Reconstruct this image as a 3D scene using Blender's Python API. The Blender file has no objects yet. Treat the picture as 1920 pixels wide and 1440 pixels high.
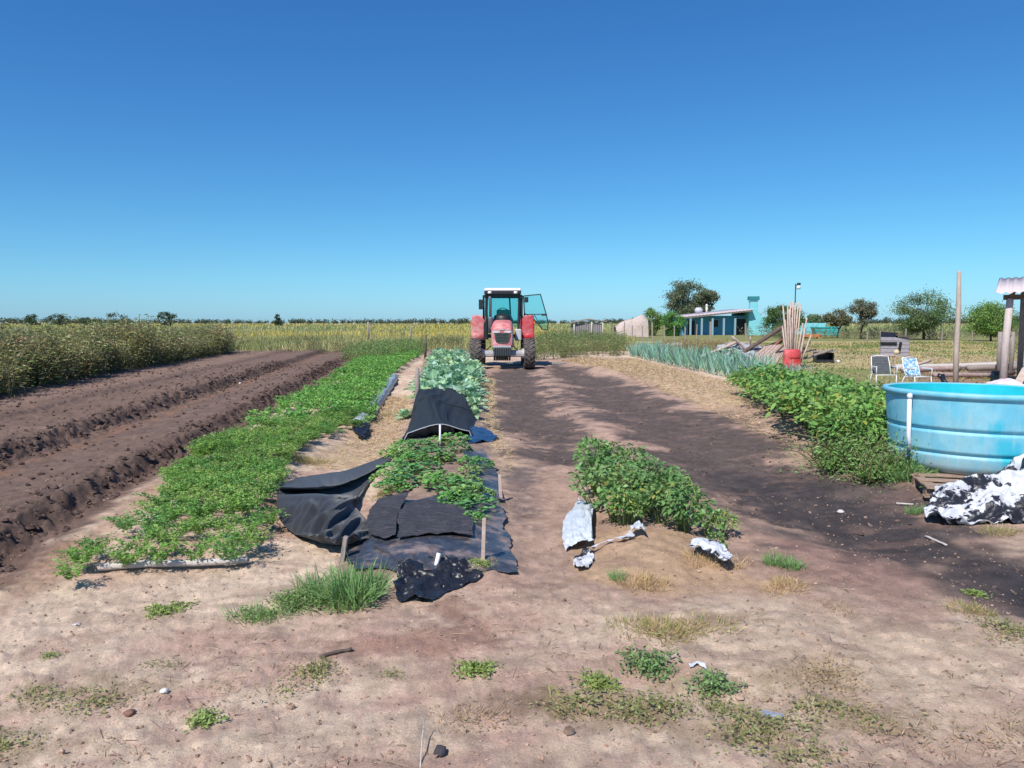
import bpy, math, random
import numpy as np
from mathutils import Vector, Matrix
R = math.radians
random.seed(7); rng = np.random.default_rng(7)
S = bpy.context.scene
COL = S.collection

# ------------------------------------------------------------------ camera, sky, sun, exposure
CAM_H = 1.6; FPX = 1450.0; HOR = 605.0
PITCH = math.atan((720-HOR)/FPX)
cam = bpy.data.cameras.new('camera'); camo = bpy.data.objects.new('camera', cam); COL.objects.link(camo)
cam.sensor_width = 36; cam.lens = FPX/1920*36; cam.clip_start = .05; cam.clip_end = 20000
camo.location = (0, 0, CAM_H); camo.rotation_euler = (math.pi/2-PITCH, 0, 0)
S.camera = camo
SUN_AZ = R(-150); SUN_EL = R(50)           # azimuth clockwise from +Y
W = bpy.data.worlds.new('World'); S.world = W; W.use_nodes = True
nt = W.node_tree; nt.nodes.clear()
sky = nt.nodes.new('ShaderNodeTexSky'); sky.sky_type = 'NISHITA'; sky.sun_disc = False
sky.sun_elevation = SUN_EL; sky.sun_rotation = SUN_AZ
sky.altitude = 0; sky.air_density = 1.0; sky.dust_density = 0.3; sky.ozone_density = 4.0
bg = nt.nodes.new('ShaderNodeBackground'); bg.inputs['Strength'].default_value = .13
hs = nt.nodes.new('ShaderNodeHueSaturation'); hs.inputs['Saturation'].default_value = 1.12; hs.inputs['Value'].default_value = 1.0
wo = nt.nodes.new('ShaderNodeOutputWorld')
EXPO = .3; SKYFIT = [(1.087, .71), (1.056, .843), (.85, .745)]
tint = nt.nodes.new('ShaderNodeVectorMath'); tint.operation = 'MULTIPLY'; tint.inputs[1].default_value = (.58, .84, 1.06)
nt.links.new(sky.outputs[0], hs.inputs['Color']); nt.links.new(hs.outputs[0], tint.inputs[0]); 
# per-channel response of the sky colours (x = sky*.144 on the way in and out)
sep = nt.nodes.new('ShaderNodeSeparateColor'); cmb = nt.nodes.new('ShaderNodeCombineColor'); s1 = nt.nodes.new('ShaderNodeVectorMath'); s1.operation = 'SCALE'; s1.inputs['Scale'].default_value = .144
nt.links.new(tint.outputs[0], s1.inputs[0]); nt.links.new(s1.outputs[0], sep.inputs[0])
for ch, (g, k) in enumerate(SKYFIT):
    pw = nt.nodes.new('ShaderNodeMath'); pw.operation = 'POWER'; pw.inputs[1].default_value = g; ml = nt.nodes.new('ShaderNodeMath'); ml.operation = 'MULTIPLY'; ml.inputs[1].default_value = k/(.13*2**EXPO)
    nt.links.new(sep.outputs[ch], pw.inputs[0]); nt.links.new(pw.outputs[0], ml.inputs[0]); nt.links.new(ml.outputs[0], cmb.inputs[ch])
rb = nt.nodes.new('ShaderNodeMath'); rb.operation = 'MULTIPLY_ADD'; rb.inputs[1].default_value = .4/(.13*2**EXPO); nt.links.new(sep.outputs[0], rb.inputs[0])
old = cmb.inputs[2].links[0].from_socket; nt.links.new(old, rb.inputs[2]); nt.links.new(rb.outputs[0], cmb.inputs[2])
nt.links.new(cmb.outputs[0], bg.inputs[0]); nt.links.new(bg.outputs[0], wo.inputs[0])
sl = bpy.data.lights.new('sun', 'SUN'); sl.energy = 4.3; sl.angle = R(.5); sl.color = (1, .945, .86)
so = bpy.data.objects.new('sun', sl); COL.objects.link(so)
sd = Vector((math.sin(SUN_AZ)*math.cos(SUN_EL), math.cos(SUN_AZ)*math.cos(SUN_EL), math.sin(SUN_EL)))
so.rotation_euler = sd.to_track_quat('Z', 'Y').to_euler(); so.location = (-10, -10, 20)
S.view_settings.view_transform = 'Standard'; S.view_settings.look = 'None'
S.view_settings.exposure = EXPO; S.view_settings.gamma = 1

# ------------------------------------------------------------------ numpy helpers
def _h(ix, iy, s):
    n = (ix.astype(np.int64)*374761393 + iy.astype(np.int64)*668265263 + s*2147483647) & 0xffffffff
    n = ((n ^ (n >> 13))*1274126177) & 0xffffffff
    n = n ^ (n >> 16)
    return (n & 0xffffff)/float(0xffffff)
def vn(x, y, s=0):
    x = np.asarray(x, float); y = np.asarray(y, float)
    ix = np.floor(x); iy = np.floor(y); fx = x-ix; fy = y-iy
    fx = fx*fx*(3-2*fx); fy = fy*fy*(3-2*fy)
    a = _h(ix, iy, s); b = _h(ix+1, iy, s); c = _h(ix, iy+1, s); d = _h(ix+1, iy+1, s)
    return (a*(1-fx)+b*fx)*(1-fy)+(c*(1-fx)+d*fx)*fy*1.0
def fbm(x, y, s=0, o=4):
    t = 0; a = .5; n = 0
    for k in range(o):
        t = t+a*vn(x*2**k+k*17.3, y*2**k-k*9.1, s+k); n += a; a *= .5
    return t/n-.5
def sstep(a, b, x):
    t = np.clip((x-a)/(b-a), 0, 1); return t*t*(3-2*t)
def ray(px, py):
    a = math.atan((py-720)/FPX)
    d = Vector(((px-960)/FPX, 1, -(py-720)/FPX)); d.rotate(Matrix.Rotation(-PITCH, 3, 'X')); return d
def plane(px, py, z=0.0):
    d = ray(px, py); t = (z-CAM_H)/d.z
    return (d.x*t, d.y*t)
def Hd(px, py, y):
    """point seen at pixel px,py standing y metres ahead"""
    d = ray(px, py); t = y/d.y
    return Vector((d.x*t, y, CAM_H+d.z*t))
def gpoly(pts): return np.array([plane(*p) for p in pts])
def sdist(P, x, y):
    """signed distance (positive inside) to polygon P"""
    d = np.full(x.shape, 1e9); ins = np.zeros(x.shape, bool); n = len(P)
    for i in range(n):
        ax, ay = P[i]; bx, by = P[(i+1) % n]
        ex, ey = bx-ax, by-ay; L = ex*ex+ey*ey+1e-12
        t = np.clip(((x-ax)*ex+(y-ay)*ey)/L, 0, 1)
        d = np.minimum(d, (x-ax-t*ex)**2+(y-ay-t*ey)**2)
        c = ((ay > y) != (by > y)) & (x < (bx-ax)*(y-ay)/((by-ay) if by != ay else 1e-9)+ax)
        ins ^= c
    d = np.sqrt(d); return np.where(ins, d, -d)

# ------------------------------------------------------------------ ground shape
KF = math.tan(R(7.5))
P_FIELD = gpoly([(-900, 1330), (-300, 1215), (0, 1108), (140, 1010), (250, 930), (370, 858), (500, 788), (600, 727), (690, 672), (640, 658), (520, 655), (430, 661), (240, 690), (0, 738), (-500, 840), (-1200, 960)])
P_GREEN = gpoly([(110, 1090), (470, 1050), (540, 960), (560, 890), (625, 850), (680, 812), (745, 705), (800, 660), (790, 650), (690, 668), (600, 720), (440, 820), (290, 930)])
P_MID = gpoly([(640, 1095), (975, 1085), (935, 930), (910, 820), (905, 760), (896, 690), (885, 655), (800, 655), (785, 700), (760, 780), (735, 860), (700, 950)])
P_PEP = gpoly([(1070, 1075), (1120, 1100), (1230, 1110), (1390, 1070), (1345, 980), (1240, 900), (1120, 872), (1078, 900), (1060, 960)])
P_BANK = gpoly([(1050, 672), (1180, 680), (1400, 730), (1660, 850), (1800, 930), (1700, 930), (1560, 880), (1420, 800), (1280, 740), (1120, 700)])
P_TRK1 = gpoly([(905, 700), (1000, 690), (1060, 760), (1130, 830), (1120, 880), (1000, 860), (930, 780)])
P_TRK2 = gpoly([(1010, 680), (1090, 690), (1290, 770), (1490, 860), (1760, 960), (1920, 1060), (2100, 1130), (2100, 1250), (1900, 1140), (1730, 1060), (1520, 1010), (1340, 950), (1220, 850), (1080, 740)])
def uof(x, y): return x+KF*y
def height(x, y):
    x = np.asarray(x, float); y = np.asarray(y, float)
    near = 1-sstep(45, 90, y)
    z = near*(.07*fbm(x*.35, y*.35, 3, 3)+.05*fbm(x*1.6, y*1.6, 5, 3)+.022*fbm(x*7, y*7, 8, 3))
    z += near*.013*fbm(x*24, y*24, 11, 2)
    fg = 1-sstep(5.5, 8, y); z += fg*(.030*(np.abs(fbm(x*2.6+3, y*4.2, 12, 4))-.1)+.012*fbm(x*12, y*12, 14, 3)+.010*np.abs(fbm(x*40, y*40, 15, 2)))
    z += fg*.022*np.maximum(0, fbm(x*9, y*9, 16, 3)-.12)*(vn(x*1.1, y*1.1, 18) > .45)*3
    f = sstep(-.05, .45, sdist(P_FIELD, x, y)+.08*fbm(x*3, y*3, 2, 2))
    u = uof(x, y)+.10*fbm(x*1.1, y*1.1, 31, 3)+.16*fbm(x*7, y*7, 33, 3)
    def saw(u, uw, wd, top, run):           # long rise to the left wall top, then a drop to the furrow on its right
        return top*(sstep(uw-run, uw, u)*(1-sstep(uw, uw+wd, u)))
    prof = saw(u, -3.05, .28, .165, 1.5)+saw(u, -5.0, .28, .165, 1.7)+saw(u, -7.15, .2, .06, 1.4)-.04
    wall = np.exp(-((u+2.87)/.22)**2)+np.exp(-((u+4.83)/.24)**2)+.25*np.exp(-((u+7.0)/.25)**2)
    clod = np.abs(fbm(x*6, y*4, 41, 3))*.12*(.4+1.2*vn(x*.9, y*.7, 45))+.10*fbm(x*17, y*13, 43, 2)
    z += f*(prof+wall*(clod-.02)+.03*fbm(x*9, y*9, 47, 3))
    z += .07*sstep(-.1, .3, sdist(P_GREEN, x, y))
    m = sstep(-.12, .25, sdist(P_MID, x, y)); z += m*(.07+.03*fbm(x*4, y*4, 51, 2))
    m = sstep(-.05, .55, sdist(P_PEP, x, y)); z += m*(.08+.05*fbm(x*5, y*5, 53, 3))
    m = sstep(-.1, .5, sdist(P_BANK, x, y)); z += m*.10
    for P in (P_TRK1, P_TRK2):
        m = sstep(-.3, .5, sdist(P, x, y)); z += m*(-.06+.06*fbm(x*5, y*5, 61, 3)+.02*fbm(x*18, y*18, 63, 2))
    return z
def gz(x, y): return float(height(np.array([x]), np.array([y]))[0])
def at(px, py):
    z = 0
    for _ in range(3):
        x, y = plane(px, py, z); z = gz(x, y)
    return Vector((x, y, z))

# ------------------------------------------------------------------ materials
def mat(name, col=(.5, .5, .5), rough=.8, metal=0, noise=0, nscale=5, attr=False, bump=0, bscale=20, trans=0, spec=.5, dark=None, thr=(.4, .6), stretch=None, coat=0):
    m = bpy.data.materials.new(name); m.use_nodes = True; n = m.node_tree; b = n.nodes['Principled BSDF']; L = n.links.new
    b.inputs['Roughness'].default_value = rough; b.inputs['Metallic'].default_value = metal
    b.inputs['Specular IOR Level'].default_value = spec; b.inputs['Coat Weight'].default_value = coat
    tc = n.nodes.new('ShaderNodeTexCoord'); mp = n.nodes.new('ShaderNodeMapping'); L(tc.outputs['Object'], mp.inputs[0])
    if stretch: mp.inputs['Scale'].default_value = stretch
    if attr:
        a = n.nodes.new('ShaderNodeAttribute'); a.attribute_name = 'Col'; src = a.outputs['Color']
    else:
        a = n.nodes.new('ShaderNodeRGB'); a.outputs[0].default_value = (*col, 1); src = a.outputs[0]
    if dark is not None:
        t = n.nodes.new('ShaderNodeTexNoise'); t.inputs['Scale'].default_value = nscale; t.inputs['Detail'].default_value = 6; t.inputs['Roughness'].default_value = .65; L(mp.outputs[0], t.inputs[0])
        r = n.nodes.new('ShaderNodeMapRange'); r.inputs[1].default_value = thr[0]; r.inputs[2].default_value = thr[1]; L(t.outputs[0], r.inputs[0])
        mx = n.nodes.new('ShaderNodeMix'); mx.data_type = 'RGBA'; L(r.outputs[0], mx.inputs[0]); L(src, mx.inputs[6]); mx.inputs[7].default_value = (*dark, 1); src = mx.outputs[2]
    if noise:
        t = n.nodes.new('ShaderNodeTexNoise'); t.inputs['Scale'].default_value = nscale*2.3; t.inputs['Detail'].default_value = 7; t.inputs['Roughness'].default_value = .7; L(mp.outputs[0], t.inputs[0])
        r = n.nodes.new('ShaderNodeMapRange'); r.inputs[1].default_value = .3; r.inputs[2].default_value = .7; r.inputs[3].default_value = 1-noise; r.inputs[4].default_value = 1+noise; L(t.outputs[0], r.inputs[0])
        v = n.nodes.new('ShaderNodeVectorMath'); v.operation = 'SCALE'; L(src, v.inputs[0]); L(r.outputs[0], v.inputs['Scale']); src = v.outputs[0]
    L(src, b.inputs['Base Color'])
    if bump:
        t = n.nodes.new('ShaderNodeTexNoise'); t.inputs['Scale'].default_value = bscale; t.inputs['Detail'].default_value = 5; L(mp.outputs[0], t.inputs[0])
        bp = n.nodes.new('ShaderNodeBump'); bp.inputs['Strength'].default_value = bump; bp.inputs['Distance'].default_value = .02; L(t.outputs[0], bp.inputs['Height']); L(bp.outputs[0], b.inputs['Normal'])
    if trans:
        tr = n.nodes.new('ShaderNodeBsdfTranslucent'); L(src, tr.inputs[0]); ms = n.nodes.new('ShaderNodeMixShader'); ms.inputs[0].default_value = trans
        L(b.outputs[0], ms.inputs[1]); L(tr.outputs[0], ms.inputs[2]); L(ms.outputs[0], n.nodes['Material Output'].inputs[0])
    return m
M_LEAF = mat('leaf', attr=True, rough=.5, trans=.3, spec=.4)
def lift_leaf(m, mul, add):
    n = m.node_tree; a = [q for q in n.nodes if q.type == 'ATTRIBUTE'][0]; v = n.nodes.new('ShaderNodeVectorMath'); v.operation = 'MULTIPLY_ADD'; v.inputs[1].default_value = mul; v.inputs[2].default_value = add
    out = [l.to_socket for l in a.outputs['Color'].links]; n.links.new(a.outputs['Color'], v.inputs[0])
    for t in out: n.links.new(v.outputs[0], t)
lift_leaf(M_LEAF, (1.25, 1.2, 1.25), (.028, .04, .018))
M_DRY = mat('dry_stems', attr=True, rough=.8, trans=.15, spec=.2)
M_BARK = mat('bark', (.11, .085, .07), .9, noise=.4, nscale=4, bump=.5)
M_BLACK = mat('black_plastic', (.016, .017, .022), .36, bump=.7, bscale=14, noise=.3)
M_DARKPAINT = mat('dark_paint', (.018, .02, .023), .5, noise=.3)
M_WOODG = mat('weathered_wood', (.30, .25, .22), .85, noise=.35, nscale=6, bump=.6, bscale=30, stretch=(3, 3, .5))
M_WOODP = mat('pale_pole_wood', (.50, .38, .32), .8, noise=.25, nscale=4, bump=.3)
M_WOODD = mat('dark_wood', (.12, .085, .07), .85, noise=.4, nscale=6, bump=.4)

# ------------------------------------------------------------------ mesh accumulation
class MB:
    def __init__(s): s.v = []; s.f = []; s.smooth = []
    def add(s, V, F, sm=False):
        o = len(s.v); s.v += [tuple(p) for p in V]; s.f += [tuple(i+o for i in f) for f in F]; s.smooth += [sm]*len(F); return s
    def box(s, c, d, rot=None):
        x, y, z = d[0]/2, d[1]/2, d[2]/2
        V = [Vector(p) for p in ((-x, -y, -z), (x, -y, -z), (x, y, -z), (-x, y, -z), (-x, -y, z), (x, -y, z), (x, y, z), (-x, y, z))]
        if rot is not None:
            M = rot if isinstance(rot, Matrix) else Matrix.Rotation(rot, 3, 'Z')
            V = [M @ p for p in V]
        c = Vector(c); return s.add([p+c for p in V], [(0, 3, 2, 1), (4, 5, 6, 7), (0, 1, 5, 4), (1, 2, 6, 5), (2, 3, 7, 6), (3, 0, 4, 7)])
    def bar(s, a, b, w, h=None):
        """rectangular bar from a to b"""
        a, b = Vector(a), Vector(b); d = b-a; q = d.to_track_quat('Z', 'Y').to_matrix()
        return s.box((a+b)/2, (w, h or w, d.length), q)
    def tube(s, pts, rad, n=8, cap=True, jit=0):
        pts = [Vector(p) for p in pts]
        if not hasattr(rad, '__len__'): rad = [rad]*len(pts)
        V = []; F = []; up = None
        for i, p in enumerate(pts):
            t = (pts[min(i+1, len(pts)-1)]-pts[max(i-1, 0)]).normalized()
            if up is None: up = t.orthogonal().normalized()
            up = (up-t*up.dot(t)).normalized(); r2 = t.cross(up)
            for k in range(n):
                a = 2*math.pi*k/n; rr = rad[i]*(1+jit*(random.random()-.5))
                V.append(p+(up*math.cos(a)+r2*math.sin(a))*rr)
        for i in range(len(pts)-1):
            for k in range(n):
                F.append((i*n+k, i*n+(k+1) % n, (i+1)*n+(k+1) % n, (i+1)*n+k))
        if cap: F.append(tuple(range(n-1, -1, -1))); F.append(tuple((len(pts)-1)*n+k for k in range(n)))
        return s.add(V, F, True)
    def lathe(s, prof, n=48, c=(0, 0, 0), axis='Z', a0=0, a1=2*math.pi, close=True):
        V = []; F = []; m = len(prof)
        for k in range(n if close else n+1):
            a = a0+(a1-a0)*k/n; ca, sa = math.cos(a), math.sin(a)
            for r, z in prof:
                p = (r*ca, r*sa, z) if axis == 'Z' else (z, r*ca, r*sa)
                V.append((p[0]+c[0], p[1]+c[1], p[2]+c[2]))
        for k in range(n):
            k2 = (k+1) % n if close else k+1
            for j in range(m-1): F.append((k*m+j, k2*m+j, k2*m+j+1, k*m+j+1))
        return s.add(V, F, True)
    def prism(s, poly, y0, y1, plane='XZ'):
        """polygon in a plane extruded between two values of the third axis"""
        n = len(poly); V = []
        for w in (y0, y1):
            for a, b in poly: V.append({'XZ': (a, w, b), 'XY': (a, b, w), 'YZ': (w, a, b)}[plane])
        F = [tuple(range(n)), tuple(range(2*n-1, n-1, -1))]+[(i, i+n, (i+1) % n+n, (i+1) % n) for i in range(n)]
        return s.add(V, F)
    def build(s, name, m, parent=None, bevel=0, loc=None):
        me = bpy.data.meshes.new(name); me.from_pydata(s.v, [], s.f); me.polygons.foreach_set('use_smooth', s.smooth)
        import bmesh
        bm = bmesh.new(); bm.from_mesh(me); bmesh.ops.recalc_face_normals(bm, faces=bm.faces); bm.to_mesh(me); bm.free()
        me.materials.append(m); o = bpy.data.objects.new(name, me); COL.objects.link(o)
        if parent: o.parent = parent
        if loc is not None: o.location = loc
        if bevel:
            b = o.modifiers.new('bevel', 'BEVEL'); b.width = bevel; b.segments = 2; b.limit_method = 'ANGLE'
        return o
def tag(o, label=None, cat=None, group=None, kind=None):
    if label: o['label'] = label
    if cat: o['category'] = cat
    if group: o['group'] = group
    if kind: o['kind'] = kind
    return o
def empty(name, loc, label, cat, rz=0, group=None):
    o = bpy.data.objects.new(name, None); COL.objects.link(o); o.location = loc; o.rotation_euler.z = rz; o.empty_display_size = .2
    return tag(o, label, cat, group)
def qmesh(name, V, F, C=None, m=None, smooth=False):
    me = bpy.data.meshes.new(name); V = np.asarray(V, np.float32).reshape(-1, 3); F = np.asarray(F, np.int32).reshape(-1, 4)
    me.vertices.add(len(V)); me.vertices.foreach_set('co', V.ravel())
    me.loops.add(F.size); me.loops.foreach_set('vertex_index', F.ravel())
    me.polygons.add(len(F)); me.polygons.foreach_set('loop_start', np.arange(0, F.size, 4, dtype=np.int32))
    try: me.polygons.foreach_set('loop_total', np.full(len(F), 4, np.int32))
    except Exception: pass
    me.polygons.foreach_set('use_smooth', np.full(len(F), smooth))
    me.update(calc_edges=True)
    if C is not None:
        at_ = me.color_attributes.new('Col', 'FLOAT_COLOR', 'POINT')
        C = np.asarray(C, np.float32).reshape(-1, 3); at_.data.foreach_set('color', np.hstack([C, np.ones((len(C), 1), np.float32)]).ravel())
    me.materials.append(m or M_LEAF); return me
def mobj(name, me, loc=(0, 0, 0), parent=None, rz=0, sc=1):
    o = bpy.data.objects.new(name, me); COL.objects.link(o); o.location = loc; o.rotation_euler.z = rz
    o.scale = (sc, sc, sc) if not hasattr(sc, '__len__') else sc
    if parent: o.parent = parent
    return o
def unit(v): return v/np.maximum(np.linalg.norm(v, axis=-1, keepdims=True), 1e-9)
def ribbons(P, D, L, Wd, C, bend=.3, prof=(.15, 1, .05), tilt=.4):
    """N leaves or blades: each a strip of quads from P along D, drooping by bend"""
    P = np.asarray(P, float); D = unit(np.asarray(D, float)); N = len(P); K = len(prof)
    L = np.broadcast_to(L, (N,)); Wd = np.broadcast_to(Wd, (N,)); C = np.broadcast_to(C, (N, 3)); bend = np.broadcast_to(bend, (N,))
    side = unit(np.cross(D, np.array([0, 0, 1.])+rng.normal(0, tilt, (N, 3))))
    V = np.zeros((N, K, 2, 3))
    for k, w in enumerate(prof):
        t = k/(K-1); c = P+D*(L*t)[:, None]; c[:, 2] -= bend*L*t*t
        V[:, k, 0] = c-side*(Wd*w/2)[:, None]; V[:, k, 1] = c+side*(Wd*w/2)[:, None]
    b = (np.arange(N)*K*2)[:, None]; F = []
    for k in range(K-1):
        F.append(np.stack([b[:, 0]+2*k, b[:, 0]+2*k+1, b[:, 0]+2*k+3, b[:, 0]+2*k+2], 1))
    F = np.stack(F, 1).reshape(-1, 4)
    return V.reshape(-1, 3), F, np.repeat(C, K*2, 0)
def join(parts):
    V = []; F = []; C = []; o = 0
    for v, f, c in parts: V.append(v); F.append(f+o); C.append(c); o += len(v)
    return np.vstack(V), np.vstack(F), np.vstack(C)
def scatter(tm, pos, sc, tint=None, rz=None):
    """merge copies of the templates at pos into one mesh"""
    out = []; pos = np.asarray(pos, float); N = len(pos); which = rng.integers(0, len(tm), N); rz = rng.uniform(0, 6.283, N) if rz is None else rz
    sc = np.broadcast_to(sc, (N,)) if np.ndim(sc) < 2 else sc
    tint = np.ones((N, 3)) if tint is None else tint
    for i, (v, f, c) in enumerate(tm):
        k = np.where(which == i)[0]
        if not len(k): continue
        ca, sa = np.cos(rz[k])[:, None], np.sin(rz[k])[:, None]
        s_ = sc[k][:, None] if sc.ndim == 1 else None
        x = v[None, :, 0]*ca-v[None, :, 1]*sa; y = v[None, :, 0]*sa+v[None, :, 1]*ca; z = np.broadcast_to(v[None, :, 2], x.shape)
        if s_ is not None: x, y, z = x*s_, y*s_, z*s_
        else: x, y, z = x*sc[k][:, 0:1], y*sc[k][:, 0:1], z*sc[k][:, 1:2]
        VV = np.stack([x+pos[k, 0:1], y+pos[k, 1:2], z+pos[k, 2:3]], -1).reshape(-1, 3)
        FF = (f[None]+(np.arange(len(k))*len(v))[:, None, None]).reshape(-1, 4)
        CC = (c[None]*tint[k][:, None, :]).reshape(-1, 3)
        out.append((VV, FF, CC))
    return join(out)
def cvar(base, N, v=.2, hue=.12):
    b = np.array(base)[None]*(1+rng.uniform(-v, v, (N, 1))); b = b*(1+rng.normal(0, hue*.5, (N, 3))); return np.clip(b, .002, 1)
def tubeq(pts, rad, col, n=5):
    pts = [np.array(p, float) for p in pts]; V = []; F = []; K = len(pts)
    if not hasattr(rad, '__len__'): rad = [rad]*K
    for i, p in enumerate(pts):
        t = unit(pts[min(i+1, K-1)]-pts[max(i-1, 0)]); a = unit(np.cross(t, [0.13, .98, .11])); b = np.cross(t, a)
        for k in range(n):
            q = 6.2832*k/n; V.append(p+(a*math.cos(q)+b*math.sin(q))*rad[i])
    for i in range(K-1):
        for k in range(n): F.append((i*n+k, i*n+(k+1) % n, (i+1)*n+(k+1) % n, (i+1)*n+k))
    return np.array(V), np.array(F), np.tile(np.array(col, float), (len(V), 1))
def in_poly(P, n, edge=0.0, s=None):
    lo, hi = P.min(0), P.max(0); out = []
    while len(out) < n:
        q = rng.uniform(lo, hi, (n*3, 2)); d = sdist(P, q[:, 0], q[:, 1]); out += list(q[d > edge])
    return np.array(out[:n])
def withz(q, dz=0.0): return np.column_stack([q, height(q[:, 0], q[:, 1])+dz])

# ------------------------------------------------------------------ ground sheet
def make_ground():
    ys = list(np.linspace(-40, 0, 14))+[.5, 1.0, 1.5, 1.9]; y = 2.1
    while y < 4000:
        ys.append(y); y += (.013+.0034*y) if y < 32 else .0034*y*(y/32)**.8
    ys = np.array(ys+[4000.])
    t = np.concatenate([-np.geomspace(12, .86, 26)[:-1], np.linspace(-.85, .85, 960), np.geomspace(.86, 12, 26)[1:]])
    w = np.maximum(ys+1.0, 2.0)
    X = w[:, None]*t[None]; Y = np.broadcast_to(ys[:, None], X.shape)
    x = X.ravel(); y = Y.ravel(); z = height(x, y)
    nr, nc = X.shape
    i = (np.arange(nr-1)[:, None]*nc+np.arange(nc-1)[None]).ravel()
    F = np.stack([i, i+1, i+nc+1, i+nc], 1)
    # soil colours: kinds of earth that lie in different places
    n1 = fbm(x*.8, y*.8, 71, 4); n2 = fbm(x*3.5, y*3.5, 73, 4); n3 = fbm(x*14, y*14, 75, 3)
    pale = np.array([.61, .465, .345]); pink = np.array([.48, .33, .25]); red = np.array([.27, .155, .115]); straw = np.array([.50, .36, .235])
    tilled = np.array([.150, .100, .078]); char = np.array([.088, .070, .066]); brown = np.array([.20, .125, .10]); grass = np.array([.20, .20, .085]); wet = np.array([.31, .18, .135]); olive = np.array([.17, .17, .07])
    C = np.tile(pale, (len(x), 1))
    def mixc(m, col): nonlocal C; m = np.clip(m, 0, 1)[:, None]; C = C*(1-m)+np.asarray(col)*m
    mixc(sstep(-.08, .16, n1+.35*n2)*.75, pink)
    mixc(sstep(.06, .22, n2*.8+n1*.5)*.5, [.36, .22, .17])
    mixc(sstep(.02, .12, fbm(x*6, y*6, 103, 4))*(1-sstep(3.2, 4.6, y+.5*np.sin(x*2)))*.5, [.43, .27, .22])
    def zone(poly, col, soft=.15, amp=.3, k=1.0, sc=3.0, s=81):
        P = gpoly(poly) if not isinstance(poly, np.ndarray) else poly
        d = sdist(P, x, y)+amp*(fbm(x*sc, y*sc, s, 4)+.5*fbm(x*sc*5, y*sc*5, s+5, 2))
        mixc(sstep(-soft, soft, d)*k, col)
    # everything beyond the plots: field
    zone([(-9000, 608.2), (9000, 608.2), (9000, 640), (1500, 655), (1180, 655), (1000, 662), (690, 662), (430, 658), (0, 730), (-3000, 1000)], [.21, .21, .08], 1.5, 2, sc=.3)
    zone([(1180, 640), (9000, 640), (9000, 900), (2000, 760), (1660, 735), (1500, 715), (1400, 700), (1180, 660)], [.40, .33, .17], .4, 1, sc=.8)
    zone([(1500, 690), (1660, 690), (1700, 712), (1640, 745), (1560, 730)], [.17, .20, .07], .4, 1.2, .8, sc=1.2)
    zone([(1480, 655), (2000, 672), (2000, 690), (1480, 672)], [.42, .31, .20], .6, 1.5, .6, sc=.6)
    zone([(1700, 690), (2050, 690), (2100, 760), (1700, 740)], [.26, .15, .11], .3, .8, .8, sc=1.5)
    # right of the middle bed: straw bank, walking strip and dark tracks
    zone([(900, 690), (1060, 668), (1190, 672), (1420, 730), (1720, 900), (1900, 960), (1900, 1120), (1200, 1130), (1000, 1100), (930, 900)], [.40, .27, .205], .3, .6, sc=1.5)
    zone([(1060, 672), (1190, 676), (1400, 725), (1420, 770), (1330, 765), (1200, 712), (1100, 690)], straw, .2, .6, .9, sc=2)
    zone([(900, 700), (935, 720), (935, 800), (980, 870), (960, 900), (905, 820)], straw, .12, .3, .7, sc=3)
    zone([(1100, 770), (1180, 770), (1240, 830), (1190, 845), (1110, 800)], [.46, .30, .23], .25, .6, .85, sc=2)
    zone([(905, 700), (1000, 688), (1050, 750), (1125, 830), (1125, 880), (1010, 880), (940, 790)], char, .3, 1.5, .92, sc=1.3, s=91)
    zone([(1010, 678), (1090, 690), (1300, 765), (1490, 855), (1770, 960), (1930, 1040), (2150, 1130), (2150, 1260), (1900, 1130), (1800, 1085), (1720, 1060), (1500, 1040), (1340, 960), (1230, 860), (1080, 745)], char, .35, 1.5, .92, sc=1.1, s=95)
    zone([(940, 880), (1000, 880), (990, 1000), (940, 960)], [.14, .11, .105], .1, .4, .8, sc=4)
    zone([(1830, 1060), (2200, 1080), (2200, 1220), (1900, 1150)], [.045, .04, .05], .12, .35, .9, sc=2)
    zone([(1380, 880), (1560, 900), (1760, 965), (1930, 1040), (2150, 1140), (2150, 1240), (1900, 1130), (1720, 1050), (1520, 1000), (1400, 940)], [.048, .043, .046], .3, 1.3, .75, sc=1.8, s=97)
    zone([(1450, 1010), (1700, 1060), (1800, 1150), (1880, 1240), (1650, 1160), (1450, 1100)], [.28, .165, .135], .3, .8, .6, sc=2)
    zone(P_MID, [.25, .17, .14], .1, .3, .8)
    zone([(700, 740), (775, 740), (748, 850), (650, 880), (560, 880), (640, 830)], straw, .1, .3, .85, sc=4)
    zone([(1070, 1015), (1270, 1010), (1390, 1075), (1500, 1100), (1240, 1112), (1090, 1095)], [.46, .31, .19], .1, .4, .8, sc=4)
    # tilled field
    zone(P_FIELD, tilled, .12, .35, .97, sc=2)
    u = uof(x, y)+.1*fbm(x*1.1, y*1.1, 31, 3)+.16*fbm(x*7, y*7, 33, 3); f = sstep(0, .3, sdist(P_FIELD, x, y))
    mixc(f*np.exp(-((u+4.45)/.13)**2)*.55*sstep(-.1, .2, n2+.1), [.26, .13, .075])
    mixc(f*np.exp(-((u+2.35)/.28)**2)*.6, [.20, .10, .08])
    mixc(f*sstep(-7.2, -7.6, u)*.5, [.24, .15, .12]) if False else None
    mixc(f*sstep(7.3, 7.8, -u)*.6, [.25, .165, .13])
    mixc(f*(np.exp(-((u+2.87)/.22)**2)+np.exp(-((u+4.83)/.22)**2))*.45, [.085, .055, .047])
    mixc(f*np.exp(-((u+3.85)/.35)**2)*.5*sstep(-.05, .2, n1+n2*.5), [.085, .065, .065])
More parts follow.
